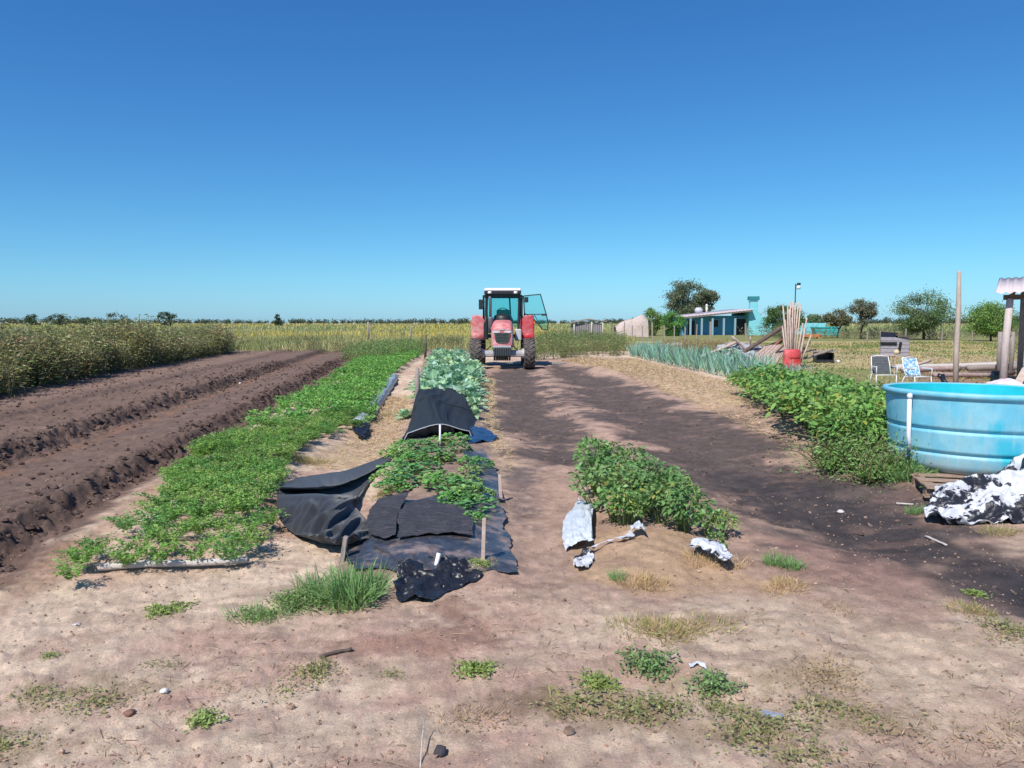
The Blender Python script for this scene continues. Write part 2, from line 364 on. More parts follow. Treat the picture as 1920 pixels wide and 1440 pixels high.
    zone([(0, 1085), (60, 1060), (200, 970), (290, 910), (330, 930), (200, 1020), (120, 1090), (0, 1150)], [.33, .19, .12], .12, .25, .6)
    # damp mark in front of the crumpled film, straw-strewn streak, pinkish corner
    zone([(800, 1140), (850, 1120), (880, 1150), (900, 1180), (960, 1200), (940, 1225), (700, 1235), (560, 1215), (700, 1200), (840, 1175)], wet, .06, .22, .75, sc=6)
    zone([(1300, 1180), (1900, 1180), (1900, 1420), (1500, 1440), (1300, 1280)], [.52, .395, .285], .3, .6, .6, sc=2)
    for a in [(1100, 1330, 130, 30), (1360, 1370, 150, 28), (1500, 1270, 110, 25), (1640, 1350, 110, 30), (1250, 1280, 90, 20), (980, 1320, 110, 25), (170, 1300, 120, 20), (60, 1400, 90, 30), (1340, 1165, 90, 15)]:
        q = [(a[0]+a[2]*math.cos(k*.7), a[1]+a[3]*math.sin(k*.7)) for k in range(9)]
        zone(q, [.27, .195, .11], .08, .3, .55, sc=7)
    # thin darker crusts and cracks
    mixc(sstep(.17, .24, np.abs(fbm(x*1.4+5, y*4.2, 101, 4)))*.35*(y < 40), [.24, .15, .12])
    C *= (1+.5*n3+.35*n2)[:, None]
    g = (C.mean(1, keepdims=True)); C = np.clip(C, .01, .75)
    m = bpy.data.materials.new('soil'); m.use_nodes = True; n = m.node_tree; b = n.nodes['Principled BSDF']; L = n.links.new
    b.inputs['Roughness'].default_value = .95; b.inputs['Specular IOR Level'].default_value = .15
    a = n.nodes.new('ShaderNodeAttribute'); a.attribute_name = 'Col'; tc = n.nodes.new('ShaderNodeTexCoord')
    def noise(sc, det, r=.6):
        t = n.nodes.new('ShaderNodeTexNoise'); t.inputs['Scale'].default_value = sc; t.inputs['Detail'].default_value = det; t.inputs['Roughness'].default_value = r; L(tc.outputs['Object'], t.inputs[0]); return t
    t1 = noise(120, 8, .8); t2 = noise(11, 9, .78)
    r1 = n.nodes.new('ShaderNodeMapRange'); r1.inputs[1].default_value = .3; r1.inputs[2].default_value = .7; r1.inputs[3].default_value = .66; r1.inputs[4].default_value = 1.42; L(t1.outputs[0], r1.inputs[0])
    r2 = n.nodes.new('ShaderNodeMapRange'); r2.inputs[1].default_value = .3; r2.inputs[2].default_value = .7; r2.inputs[3].default_value = .80; r2.inputs[4].default_value = 1.28; L(t2.outputs[0], r2.inputs[0])
    mu = n.nodes.new('ShaderNodeMath'); mu.operation = 'MULTIPLY'; L(r1.outputs[0], mu.inputs[0]); L(r2.outputs[0], mu.inputs[1])
    v = n.nodes.new('ShaderNodeVectorMath'); v.operation = 'SCALE'; L(a.outputs['Color'], v.inputs[0]); L(mu.outputs[0], v.inputs['Scale'])
    L(v.outputs[0], b.inputs['Base Color'])
    ad = n.nodes.new('ShaderNodeMath'); ad.operation = 'MULTIPLY_ADD'; L(t2.outputs[0], ad.inputs[0]); ad.inputs[1].default_value = 2.5; L(t1.outputs[0], ad.inputs[2])
    bp = n.nodes.new('ShaderNodeBump'); bp.inputs['Strength'].default_value = .75; bp.inputs['Distance'].default_value = .012; L(ad.outputs[0], bp.inputs['Height']); L(bp.outputs[0], b.inputs['Normal'])
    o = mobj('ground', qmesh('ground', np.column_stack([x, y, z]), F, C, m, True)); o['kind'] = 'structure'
make_ground()

# ------------------------------------------------------------------ plant templates
def T_feather(n=16, h=.26, sp=.16, leaf=.03, per=14, col=(.10, .24, .045)):
    parts = []
    for i in range(n):
        a = rng.uniform(0, 6.283); r = rng.uniform(.25, 1)*sp; L = h*rng.uniform(.7, 1.1)
        t = np.linspace(.35, 1, per); x = r*t**1.4*math.cos(a); y = r*t**1.4*math.sin(a); z = L*t-(.35*L)*t**3
        P = np.column_stack([x, y, z]); D = rng.normal(0, 1, (per, 3)); D[:, 2] = rng.uniform(-.2, .9, per); D += np.array([math.cos(a), math.sin(a), 0])*.6
        parts.append(ribbons(P, D, leaf*rng.uniform(.7, 1.3, per), leaf*.38, cvar(col, per, .3), .2, tilt=.9))
    return join(parts)
def T_bush(n=170, h=.5, r=.3, leaf=.08, col=(.07, .16, .03), wf=.5, yel=.12, low=.15):
    """leafy pepper or bean plant: drooping oval leaves through a rounded volume"""
    d = unit(rng.normal(0, 1, (n, 3))); d[:, 2] = np.abs(d[:, 2])*1.1-.25; rr = rng.uniform(.45, 1, n)**.6
    P = np.column_stack([d[:, 0]*r*rr, d[:, 1]*r*rr, h*(.52+.45*d[:, 2]*rr)]); P[:, 2] = np.maximum(P[:, 2], low*h)
    P[:, :2] *= (1+.35*np.sin(np.arctan2(P[:, 1], P[:, 0])*3+2)[:, None]*.5)
    D = np.column_stack([d[:, 0], d[:, 1], rng.uniform(-.3, .7, n)])+rng.normal(0, .35, (n, 3))
    C = cvar(col, n, .3); k = rng.random(n) < yel; C[k] = cvar((.28, .28, .05), k.sum(), .2)
    L = leaf*rng.uniform(.6, 1.25, n); parts = [ribbons(P, D, L, L*wf, C, rng.uniform(.1, .5, n), (.2, .95, 1, .05), tilt=.45)]
    for i in range(9):
        q = P[rng.integers(0, n)]; parts.append(tubeq([(q[0]*.1, q[1]*.1, 0), (q[0]*.5, q[1]*.5, q[2]*.55), q], [.008, .006, .003], (.09, .13, .04), 4))
    return join(parts)
def T_kale(col=(.19, .31, .23)):
    parts = []; n = 13
    for i in range(n):
        a = i*2.4+rng.uniform(-.3, .3); el = R(15+55*(i/n)+rng.uniform(-8, 8)); L = rng.uniform(.30, .42); wd = L*.62
        dr = np.array([math.cos(a)*math.cos(el), math.sin(a)*math.cos(el), math.sin(el)]); sd_ = np.array([-math.sin(a), math.cos(a), 0]); up = np.cross(dr, sd_)*-1
        up = up if up[2] > 0 else -up
        K, J = 6, 5; V = np.zeros((K, J, 3)); cc = cvar(col, 1, .2)[0]
        for k in range(K):
            t = k/(K-1); w = wd*math.sin(math.pi*min(1, (.12+.88*t))**.8)*.5 if t > .2 else .03+.02
            if k == K-1: w = wd*.12
            for j in range(J):
                s = (j/(J-1)*2-1)
                V[k, j] = dr*L*t+sd_*w*s+up*(.05*s*s*L+rng.normal(0, .012)*(abs(s)+.2)*(t > .2))+np.array([0, 0, -.30*L*t*t+.04])
        idx = np.arange(K*J).reshape(K, J); F = np.stack([idx[:-1, :-1], idx[:-1, 1:], idx[1:, 1:], idx[1:, :-1]], -1).reshape(-1, 4)
        C = np.tile(cc, (K*J, 1)).reshape(K, J, 3); C[:, J//2] = cc*1.35+.05
        parts.append((V.reshape(-1, 3), F, C.reshape(-1, 3)))
    parts.append(tubeq([(0, 0, 0), (0, 0, .12)], [.02, .015], (.2, .26, .15), 6)); return join(parts)
def T_leek(col=(.16, .30, .27), n=8, h=.5):
    a = rng.uniform(0, 3.14); P = np.zeros((n, 3)); P[:, 2] = rng.uniform(.02, .12, n); P[:, 0] = rng.normal(0, .02, n)
    s = rng.choice([-1, 1], n)*rng.uniform(.1, .6, n); D = np.column_stack([np.cos(a)*s, np.sin(a)*s, np.ones(n)])+rng.normal(0, .1, (n, 3))
    return join([ribbons(P, D, h*rng.uniform(.65, 1.15, n), .035, cvar(col, n, .25), rng.uniform(0, .35, n), (.8, 1, .6, .08), .6), tubeq([(0, 0, 0), (0, 0, .12)], [.018, .016], (.4, .45, .35), 5)])
def T_weed(h=1.4, n=95, leaf=.11, col=(.15, .16, .055), dry=.25, sp=.28, top=None):
    parts = []
    for s in range(4):
        ax, ay = rng.normal(0, sp*.45, 2); tip = np.array([ax*1.9, ay*1.9, h*rng.uniform(.7, 1.05)]); b = np.array([ax*.3, ay*.3, 0]); mid = (tip+b)/2+rng.normal(0, .04, 3)
        parts.append(tubeq([b, mid, tip], [.010, .008, .004], (.20, .16, .09) if s % 2 else (.15, .15, .06), 4))
        m = n//4; t = rng.uniform(.05, 1, m); P = b+(mid-b)*np.minimum(t*2, 1)[:, None]+(tip-mid)*np.maximum(t*2-1, 0)[:, None]
        off = rng.normal(0, .085, (m, 3))*(1.3-t)[:, None]*2; P = P+off; D = rng.normal(0, 1, (m, 3)); D[:, 2] = rng.uniform(-.2, 1.2, m)
        C = cvar(col, m, .35, .2); k = rng.random(m) < dry*(1.4-t); C[k] = cvar((.24, .17, .08), k.sum(), .3)
        if top is not None:
            k = (t > .85) & (rng.random(m) < .7); C[k] = cvar(top, k.sum(), .2)
        parts.append(ribbons(P, D, leaf*rng.uniform(.5, 1.3, m), leaf*.30, C, .25, (.3, 1, .08), 1.0))
    return join(parts)
def T_grass(n=40, h=.25, r=.08, w=.006, col=(.14, .22, .06), flat=.5, bend=.5):
    a = rng.uniform(0, 6.283, n); q = rng.uniform(0, 1, n)**.5*r; P = np.column_stack([np.cos(a)*q, np.sin(a)*q, np.zeros(n)])
    b = a+rng.normal(0, .6, n); s = rng.uniform(0, 1, n)*flat; D = np.column_stack([np.cos(b)*s, np.sin(b)*s, np.ones(n)])
    return ribbons(P, D, h*rng.uniform(.5, 1.1, n), w*rng.uniform(.7, 1.3, n), cvar(col, n, .3), bend*rng.uniform(.3, 1.2, n), (.9, 1, .7, .08), .6)
def T_creep(n=90, r=.12, h=.04, leaf=.022, col=(.17, .19, .06)):
    a = rng.uniform(0, 6.283, n); ph = rng.uniform(0, 6.28); q = rng.uniform(0, 1, n)**.8*r*(1+.45*np.sin(3*a+ph)); P = np.column_stack([np.cos(a)*q, np.sin(a)*q*.9, rng.uniform(.1, 1, n)*h*(1-.35*q/r)])
    D = rng.normal(0, 1, (n, 3)); D[:, 2] = rng.uniform(-.1, .9, n)
    return ribbons(P, D, leaf*rng.uniform(.6, 1.4, n), leaf*.5, cvar(col, n, .35), .2, (.2, 1, .1), .7)

# ------------------------------------------------------------------ vegetation masses
# left tall weeds (uncountable)
def weeds_left():
    tm = [T_weed(1.35, 110, .11, c, d, .3, t) for c, d, t in [((.22, .25, .075), .35, (.30, .31, .11)), ((.21, .21, .09), .45, (.33, .31, .15)), ((.12, .17, .055), .2, (.18, .23, .07)), ((.25, .26, .09), .35, (.34, .33, .12)), ((.16, .15, .07), .7, None)]]
    P = gpoly([(-700, 905), (0, 742), (240, 692), (428, 662), (400, 641), (200, 652), (0, 664), (-700, 690)])
    q = in_poly(P, 1500); d = sdist(P, q[:, 0], q[:, 1]); P2 = gpoly([(-500, 840), (0, 742), (240, 692), (428, 662), (415, 656), (230, 680), (0, 718), (-500, 800)])
    q = np.vstack([q, in_poly(P2, 1000)])
    hz = np.clip(.74+.9*fbm(q[:, 0]*.45, q[:, 1]*.35, 5, 3), .42, 1.14)
    V = scatter(tm, withz(q), np.column_stack([rng.uniform(.8, 1.5, len(q)), 1.17*hz*rng.uniform(.75, 1.2, len(q))]), cvar((1, 1, 1), len(q), .15, .1))
    q2 = in_poly(P, 110); tt = [T_weed(1.75, 70, .09, c, .2, .16, t) for c, t in [((.24, .27, .09), (.42, .38, .10)), ((.40, .36, .20), (.50, .44, .26))]]
    V = join([V, scatter(tt, withz(q2), rng.uniform(.85, 1.12, len(q2)))])
    o = mobj('tall_weeds', qmesh('tall_weeds', *V)); tag(o, 'dense strip of tall olive and straw-coloured weeds left of the tilled field', 'weeds', kind='stuff')
weeds_left()
def field_far():
    parts = []
    # (y range, count, blade h, blade w)
    for y0, y1, n, h, w, x0, x1 in [(43, 75, 26000, .62, .035, -.75, .16), (75, 140, 26000, .8, .07, -.75, .11), (140, 320, 22000, 1.0, .2, -.8, .8), (320, 900, 12000, 1.1, .7, -.85, .85)]:
        yy = np.sqrt(rng.uniform(y0*y0, y1*y1, n)); xx = yy*rng.uniform(x0, x1, n)
        hh = h*rng.uniform(.5, 1.1, n)*(1+.6*fbm(xx/9, yy/25, 9, 2))
        p = fbm(xx/14, yy/40, 13, 3); C = cvar((.34, .32, .13), n, .25); g = p > .04; C[g] = cvar((.24, .27, .10), g.sum(), .25)
        yl = (fbm(xx/22, yy/60, 17, 3) > -.02) & (rng.random(n) < .45) & (xx < .05*yy); C[yl] = cvar((.55, .42, .06), yl.sum(), .2) if y0 > 70 else cvar((.38, .34, .12), yl.sum(), .2)
        D = np.column_stack([rng.normal(0, .3, n), rng.normal(0, .3, n), np.ones(n)])
        parts.append(ribbons(np.column_stack([xx, yy, np.zeros(n)]), D, hh, w, C, .1, (1, .9, .4), .3))
    o = mobj('field_grass', qmesh('field_grass', *join(parts))); tag(o, 'broad flat field of yellow-green grass and yellow flowers reaching to the horizon', 'field grass', kind='stuff')
field_far()
def far_wood():
    parts = []
    n = 1500; xx = rng.uniform(-900, 1100, n); yy = rng.uniform(900, 1000, n); k = np.clip(fbm(xx/60, yy*0, 21, 3)+.5, .15, 1)
    P = np.column_stack([xx, yy, rng.uniform(0, 1, n)*4.5*k]); D = rng.normal(0, 1, (n, 3))
    tm = [ribbons(rng.normal(0, 1.2, (40, 3))+[0, 0, 1.2], rng.normal(0, 1, (40, 3)), 1.5, 1.0, cvar((.045, .065, .035), 40, .3), .1, (.4, 1, .3), 1) for _ in range(3)]
    V = scatter(tm, P, 1.0*k+.5)
    o = mobj('far_wood', qmesh('far_wood', *V)); tag(o, 'thin dark band of far-off trees along the horizon', 'far wood', kind='stuff')
far_wood()
# strip of grey-green weeds at the far end of the tilled field and behind the kale
def end_weeds():
    tm = [T_weed(.8, 70, .10, c, d, .35) for c, d in [((.13, .16, .06), .2), ((.19, .19, .09), .4), ((.09, .14, .045), .1)]]
    P = gpoly([(425, 661), (560, 660), (690, 668), (790, 655), (890, 662), (890, 645), (700, 642), (425, 645)])
    q = in_poly(P, 650); sc = .35+.75*sstep(-.12, .25, fbm(q[:, 0]*.25, q[:, 1]*.12, 23, 3))
    V = scatter(tm, withz(q), sc*rng.uniform(.7, 1.1, len(q)), cvar((1, 1, 1), len(q), .2, .1))
    o = mobj('end_weeds', qmesh('end_weeds', *V)); tag(o, 'ragged grey-green weeds growing along the far end of the plots', 'weeds', kind='stuff')
    P = gpoly([(640, 676), (700, 684), (798, 668), (798, 655), (700, 658)]); q = in_poly(P, 260); tm = [T_weed(.75, 110, .09, c, .05, .3) for c in [(.13, .25, .06), (.17, .28, .08)]]
    V = scatter(tm, withz(q), rng.uniform(.45, 1.0, len(q)), cvar((1, 1, 1), len(q), .2, .1)); o = mobj('green_weeds', qmesh('green_weeds', *V)); tag(o, 'taller bright green weeds at the far end of the feathery vegetable bed', 'weeds', kind='stuff')
    P = gpoly([(1003, 676), (1060, 672), (1175, 670), (1172, 652), (1110, 640), (1010, 642)])
    q = in_poly(P, 380); tm = [T_weed(1.0, 100, .12, c, .15, .35) for c in [(.13, .21, .05), (.17, .22, .07), (.08, .16, .04)]]
    V = scatter(tm, withz(q), rng.uniform(.5, 1.1, len(q)), cvar((1, 1, 1), len(q), .2, .1))
    o = mobj('leafy_weeds', qmesh('leafy_weeds', *V)); tag(o, 'leafy green weeds growing thickly to the right behind the tractor', 'weeds', kind='stuff')
end_weeds()
def green_bed():
    tn = [T_feather(24, .25, .16, .024, 17, c) for c in [(.15, .30, .05), (.19, .34, .065), (.10, .25, .045), (.23, .36, .08)]]
    tf = [T_feather(13, .30, .19, .055, 9, c) for c in [(.12, .30, .05), (.16, .34, .06), (.09, .24, .045)]]
    # sparse near end in four rows, dense beyond
    pos = []
    a = np.array(plane(140, 1098)); b = np.array(plane(462, 1062)); dirv = unit(np.array([-.10, 1.0]))
    for r in range(5):
        s = a+(b-a)*(r/4.0)
        L = 2.6+rng.uniform(-.2, .3)
        for k in range(int(L/.115)):
            p = s+dirv*(k*.115+rng.uniform(-.05, .05))+rng.normal(0, .045, 2)
            if rng.random() < .92: pos.append(p)
    pos = np.array(pos); pos = pos[sdist(gpoly([(505, 985), (540, 900), (640, 850), (760, 900), (640, 1010), (520, 1040)]), pos[:, 0], pos[:, 1]) < 0]; V1 = scatter(tn, withz(pos), rng.uniform(.7, 1.25, len(pos)), cvar((1, 1, 1), len(pos), .15, .1))
    P = gpoly([(310, 975), (505, 940), (560, 885), (600, 850), (680, 812), (690, 780), (455, 825), (380, 870), (320, 915)])
    GAP = gpoly([(470, 1010), (500, 960), (528, 915), (560, 868), (622, 832), (668, 820), (700, 830), (760, 900), (640, 1000)])
    def lane(q, k):          # keep plants on the drill lines, with gaps of soil between
        a_ = uof(q[:, 0], q[:, 1])+.04*fbm(q[:, 0]*3, q[:, 1]*3, 201, 2)*4; f = np.abs((a_/.30) % 1-.5)
        return (f < k) & (fbm(q[:, 0]*2.2, q[:, 1]*2.2, 203, 3) > -.17)
    q = in_poly(P, 760); q = q[(sdist(GAP, q[:, 0], q[:, 1]) < 0) & lane(q, .34)]
    V2 = scatter(tn, withz(q), rng.uniform(.6, 1.05, len(q))*(1+.9*np.maximum(0, fbm(q[:, 0]*1.2, q[:, 1]*1.2, 205, 2))), cvar((.9, .93, .9), len(q), .3, .14))
    P = gpoly([(450, 828), (690, 800), (735, 712), (790, 662), (792, 648), (700, 662), (610, 722)])
    q = in_poly(P, 900); V3 = scatter(tf, withz(q), rng.uniform(.6, 1.15, len(q))*(1+.8*fbm(q[:, 0]*.9, q[:, 1]*.6, 207, 2)), cvar((1.05, 1.1, 1), len(q), .28, .12))
    P = gpoly([(560, 775), (690, 800), (740, 705), (800, 660), (780, 650), (690, 672)])
    q = in_poly(P, 500); V4 = scatter(tf, withz(q), rng.uniform(.9, 1.3, len(q)), cvar((1, 1.05, 1), len(q), .12, .08))
    o = mobj('carrot_greens', qmesh('carrot_greens', *join([V1, V2, V3, V4]))); tag(o, 'long bed of feathery bright green vegetable tops beside the tilled field', 'vegetable bed', kind='stuff')
green_bed()
def right_grass():
    """short dry grass on the yard at the right"""
    n = 42000; P = gpoly([(1180, 645), (2300, 640), (2300, 720), (1930, 760), (1660, 745), (1600, 735), (1500, 712), (1430, 690), (1300, 672), (1180, 660)])
    q = in_poly(P, n); y = q[:, 1]; C = cvar((.42, .35, .17), n, .25); g = fbm(q[:, 0]*.5, y*.2, 27, 3) > .03; C[g] = cvar((.20, .25, .08), g.sum(), .3)
    D = np.column_stack([rng.normal(0, .6, n), rng.normal(0, .6, n), np.ones(n)])
    k = rng.uniform(.5, 1.2, n)
    V = ribbons(withz(q), D, (.05+.0032*y)*k, .006+.0008*y, C, .4, (1, .8, .1), .5)
    o = mobj('dry_grass', qmesh('dry_grass', *V, M_DRY)); tag(o, 'dry yellowish pasture grass across the yard on the right', 'dry grass', kind='stuff')
    n = 20000; P = gpoly([(1050, 676), (1190, 674), (1400, 728), (1430, 775), (1600, 880), (1560, 885), (1330, 768), (1150, 700)])
    P2 = gpoly([(902, 700), (925, 710), (930, 790), (965, 860), (950, 900), (910, 830)]); P3 = gpoly([(705, 745), (770, 745), (748, 850), (650, 885), (585, 885), (660, 830)])
    q = np.vstack([in_poly(P, n), in_poly(P2, 2500), in_poly(P3, 5000)]); n = len(q); y = q[:, 1]; D = np.column_stack([rng.normal(0, 1, n), rng.normal(0, 1, n), rng.uniform(0, .5, n)])
    V = ribbons(withz(q, .005), D, .03+.006*y*rng.uniform(.4, 1.2, n), .002+.00035*y, cvar((.55, .42, .26), n, .25), .15, (1, 1, .3), .5)
    o = mobj('straw_mulch', qmesh('straw_mulch', *V, M_DRY)); tag(o, 'pale trampled straw lying on the bank and the narrow paths between the beds', 'straw', kind='stuff')
right_grass()
def litter():
    # loose straws, twigs and clods on bare soil
    n = 12000; yy = 2.3+6*rng.uniform(0, 1, n)**1.5; xx = yy*rng.uniform(-.75, .75, n); m = fbm(xx*1.5, yy*1.5, 19, 3) > .02; P = gpoly([(0, 1110), (700, 1110), (1000, 1090), (1500, 1080), (1920, 1200), (2200, 1800), (-400, 1800)])
    m &= (sdist(P, xx, yy) > -.3) | (rng.random(n) < .12)
    q = np.column_stack([xx[m], yy[m]]); n = len(q); D = np.column_stack([rng.normal(0, 1, n), rng.normal(0, 1, n), rng.normal(0.03, .06, n)])
    C = cvar((.46, .34, .22), n, .3); k = rng.random(n) < .4; C[k] = cvar((.13, .08, .06), k.sum(), .3)
    V = ribbons(withz(q, .006), D, rng.uniform(.015, .085, n)*(rng.random(n)**1.2+.35), rng.uniform(.0012, .003, n), C, .05, (1, 1, .6), .4)
    o = mobj('straw_litter', qmesh('straw_litter', *V, M_DRY)); tag(o, 'loose straws and twigs scattered over the bare foreground soil', 'litter', kind='stuff')
    # clods: lumpy stones
    t = []
    for s in range(4):
        u = np.linspace(0, math.pi, 5)[:, None]; v = np.linspace(0, 2*math.pi, 7)[None]
        r = 1+rng.uniform(-.45, .45, (5, 7)); r[:, -1] = r[:, 0]
        V = np.stack([np.sin(u)*np.cos(v)*r, np.sin(u)*np.sin(v)*r*.8, np.cos(u)*np.ones_like(v)*r*.6], -1); idx = np.arange(35).reshape(5, 7)
        t.append((V.reshape(-1, 3), np.stack([idx[:-1, :-1], idx[1:, :-1], idx[1:, 1:], idx[:-1, 1:]], -1).reshape(-1, 4), np.ones((35, 3))))
    q = []; 
    n = 3000; yy = rng.uniform(3.5, 30, n)**1.0; w = rng.choice([-2.8, -4.78, -3.0, -4.95], n); xx = w+rng.normal(0, .13, n)-KF*yy; q.append(np.column_stack([xx, yy, (.008+.030*rng.random(n)**2.4)*(1+yy*.02), np.zeros(n)]))
    n = 1500; yy = rng.uniform(3.5, 30, n); xx = rng.uniform(-9, -2.2, n)-KF*yy; q.append(np.column_stack([xx, yy, rng.uniform(.006, .025, n)*(1+yy*.03), np.zeros(n)]))
    n = 9000; yy = 2.3+5*rng.uniform(0, 1, n)**1.3; xx = yy*rng.uniform(-.75, .75, n); q.append(np.column_stack([xx, yy, (.0015+.009*rng.random(n)**3)*(1+(rng.random(n) < .02)*1.3), np.ones(n)]))
    a = in_poly(P_TRK1, 700); b = in_poly(P_TRK2, 1400); c = np.vstack([a, b]); q.append(np.column_stack([c, (.004+.018*rng.random(len(c))**2), np.full(len(c), 2)]))
    q = np.vstack(q); ok = (q[:, 3] > 0) | (sdist(P_FIELD, q[:, 0], q[:, 1]) > .15); q = q[ok]
    col = np.where(q[:, 3:4] == 0, np.array([[.115, .078, .066]]), np.where(q[:, 3:4] == 1, np.array([[.36, .25, .19]]), np.array([[.16, .115, .10]])))*rng.uniform(.6, 1.4, (len(q), 1))
    V = scatter(t, np.column_stack([q[:, :2], height(q[:, 0], q[:, 1])+q[:, 2]*.2]), q[:, 2], col)
    o = mobj('soil_clods', qmesh('soil_clods', *V, mat('clod', attr=True, rough=.95, spec=.1, bump=.4, bscale=60), False)); tag(o, 'loose lumps of dark earth along the furrows and tracks', 'clods', kind='stuff')
litter()
# ------------------------------------------------------------------ draped sheets (films, cloths)
def catmull(A, n):
    A = np.asarray(A, float); m = len(A); t = np.linspace(0, m-1, n); i = np.minimum(t.astype(int), m-2); f = (t-i)[:, None]
    f = f.reshape((-1,)+(1,)*(A.ndim-1)); g = lambda k: A[np.clip(k, 0, m-1)]
    p0, p1, p2, p3 = g(i-1), g(i), g(i+1), g(i+2)
    return .5*((2*p1)+(-p0+p2)*f+(2*p0-5*p1+4*p2-p3)*f*f+(-p0+3*p1-3*p2+p3)*f**3)
def sheet(name, ctrl, nu, nv, m, fold=None, parent=None, thick=.003, floor=.006):
    """ctrl: rows x cols x 3 world points, smoothly interpolated into one cloth surface"""
    A = catmull(np.asarray(ctrl, float), nu); A = np.swapaxes(catmull(np.swapaxes(A, 0, 1), nv), 0, 1)
    if fold is not None:
        dU = np.gradient(A, axis=0); dV = np.gradient(A, axis=1); N = unit(np.cross(dU, dV)); N *= np.sign(N[..., 2:3]+1e-6)
        U, V_ = np.meshgrid(np.linspace(0, 1, nu), np.linspace(0, 1, nv), indexing='ij'); A = A+N*fold(U, V_, A)[..., None]
    A[..., 2] = np.maximum(A[..., 2], height(A[..., 0], A[..., 1])+floor)
    idx = np.arange(nu*nv).reshape(nu, nv); F = np.stack([idx[:-1, :-1], idx[1:, :-1], idx[1:, 1:], idx[:-1, 1:]], -1).reshape(-1, 4)
    o = mobj(name, qmesh(name, A.reshape(-1, 3), F, None, m, True), parent=parent)
    s = o.modifiers.new('thickness', 'SOLIDIFY'); s.thickness = thick; s.offset = 1
    return o
def film(name, rows, nu, nv, m, amp=.02, sc=9, lift=.015, seed=1, parent=None, jag=.03, ridge=True):
    """rows of pixels lying on the ground"""
    C = [[tuple(at(px, py)+Vector((0, 0, lift))) for px, py in r] for r in rows]
    C = np.array(C)
    def fold(U, V_, A):
        x, y = A[..., 0], A[..., 1]; n = fbm(x*sc, y*sc, seed, 4)
        r = (.18-np.abs(n))*2.6 if ridge else n*2
        return amp*(r+1.2*fbm(x*sc*.4, y*sc*.4, seed+4, 2)*2)
    o = sheet(name, C, nu, nv, m, fold, parent)
    co = np.zeros(nu*nv*3, np.float32); o.data.vertices.foreach_get('co', co); co = co.reshape(nu, nv, 3)
    # torn, uneven outline
    c0 = co.mean((0, 1)); U, V_ = np.meshgrid(np.linspace(-1, 1, nu), np.linspace(-1, 1, nv), indexing='ij'); e = np.maximum(np.abs(U), np.abs(V_))**6
    k = 1+jag*8*e*fbm(co[..., 0]*4.5, co[..., 1]*4.5, seed+9, 4); co[..., :2] = c0[:2]+(co[..., :2]-c0[:2])*k[..., None]
    co[..., 2] = np.maximum(co[..., 2], height(co[..., 0], co[..., 1])+.006)
    o.data.vertices.foreach_set('co', co.ravel()); o.data.update(); return o
M_CLOTH = mat('shade_cloth', (.022, .024, .030), .75, spec=.2, noise=.25, nscale=60, bump=.15, bscale=300)
M_CLOTH.node_tree.nodes['Principled BSDF'].inputs['Sheen Weight'].default_value = .25
M_NET = mat('shade_net', (.022, .028, .033), .7, spec=.3, noise=.4, nscale=1.5, stretch=(40, 3, 3))
M_FILMD = mat('ground_film', (.05, .055, .068), .32, noise=.5, nscale=5, bump=.6, bscale=30, dark=(.25, .18, .15), thr=(.47, .62), spec=.6)
M_WOVEN = mat('woven_mat', (.045, .045, .055), .7, noise=.5, nscale=8, bump=.9, bscale=25, dark=(.14, .12, .13), thr=(.50, .62), stretch=(1.2, 14, 1.2))
M_SILVER = mat('silver_film', (.42, .45, .52), .35, noise=.3, nscale=9, bump=.5, bscale=25, spec=.6)
M_WB = mat('white_black_film', (.58, .59, .63), .42, noise=.06, nscale=2.6, bump=.6, bscale=22, dark=(.02, .02, .028), thr=(.505, .52), stretch=(1, 1.6, 1.3))
M_WB.node_tree.nodes['Noise Texture'].inputs['Detail'].default_value = 7; M_WB.node_tree.nodes['Noise Texture'].inputs['Distortion'].default_value = .35
M_WHITEF = mat('white_film', (.55, .59, .64), .4, noise=.1, nscale=12, bump=.6, bscale=22)
M_METW = mat('white_tube', (.75, .75, .76), .4, noise=.08)
M_PIPE = mat('white_pipe', (.72, .73, .80), .45, noise=.1, nscale=3)

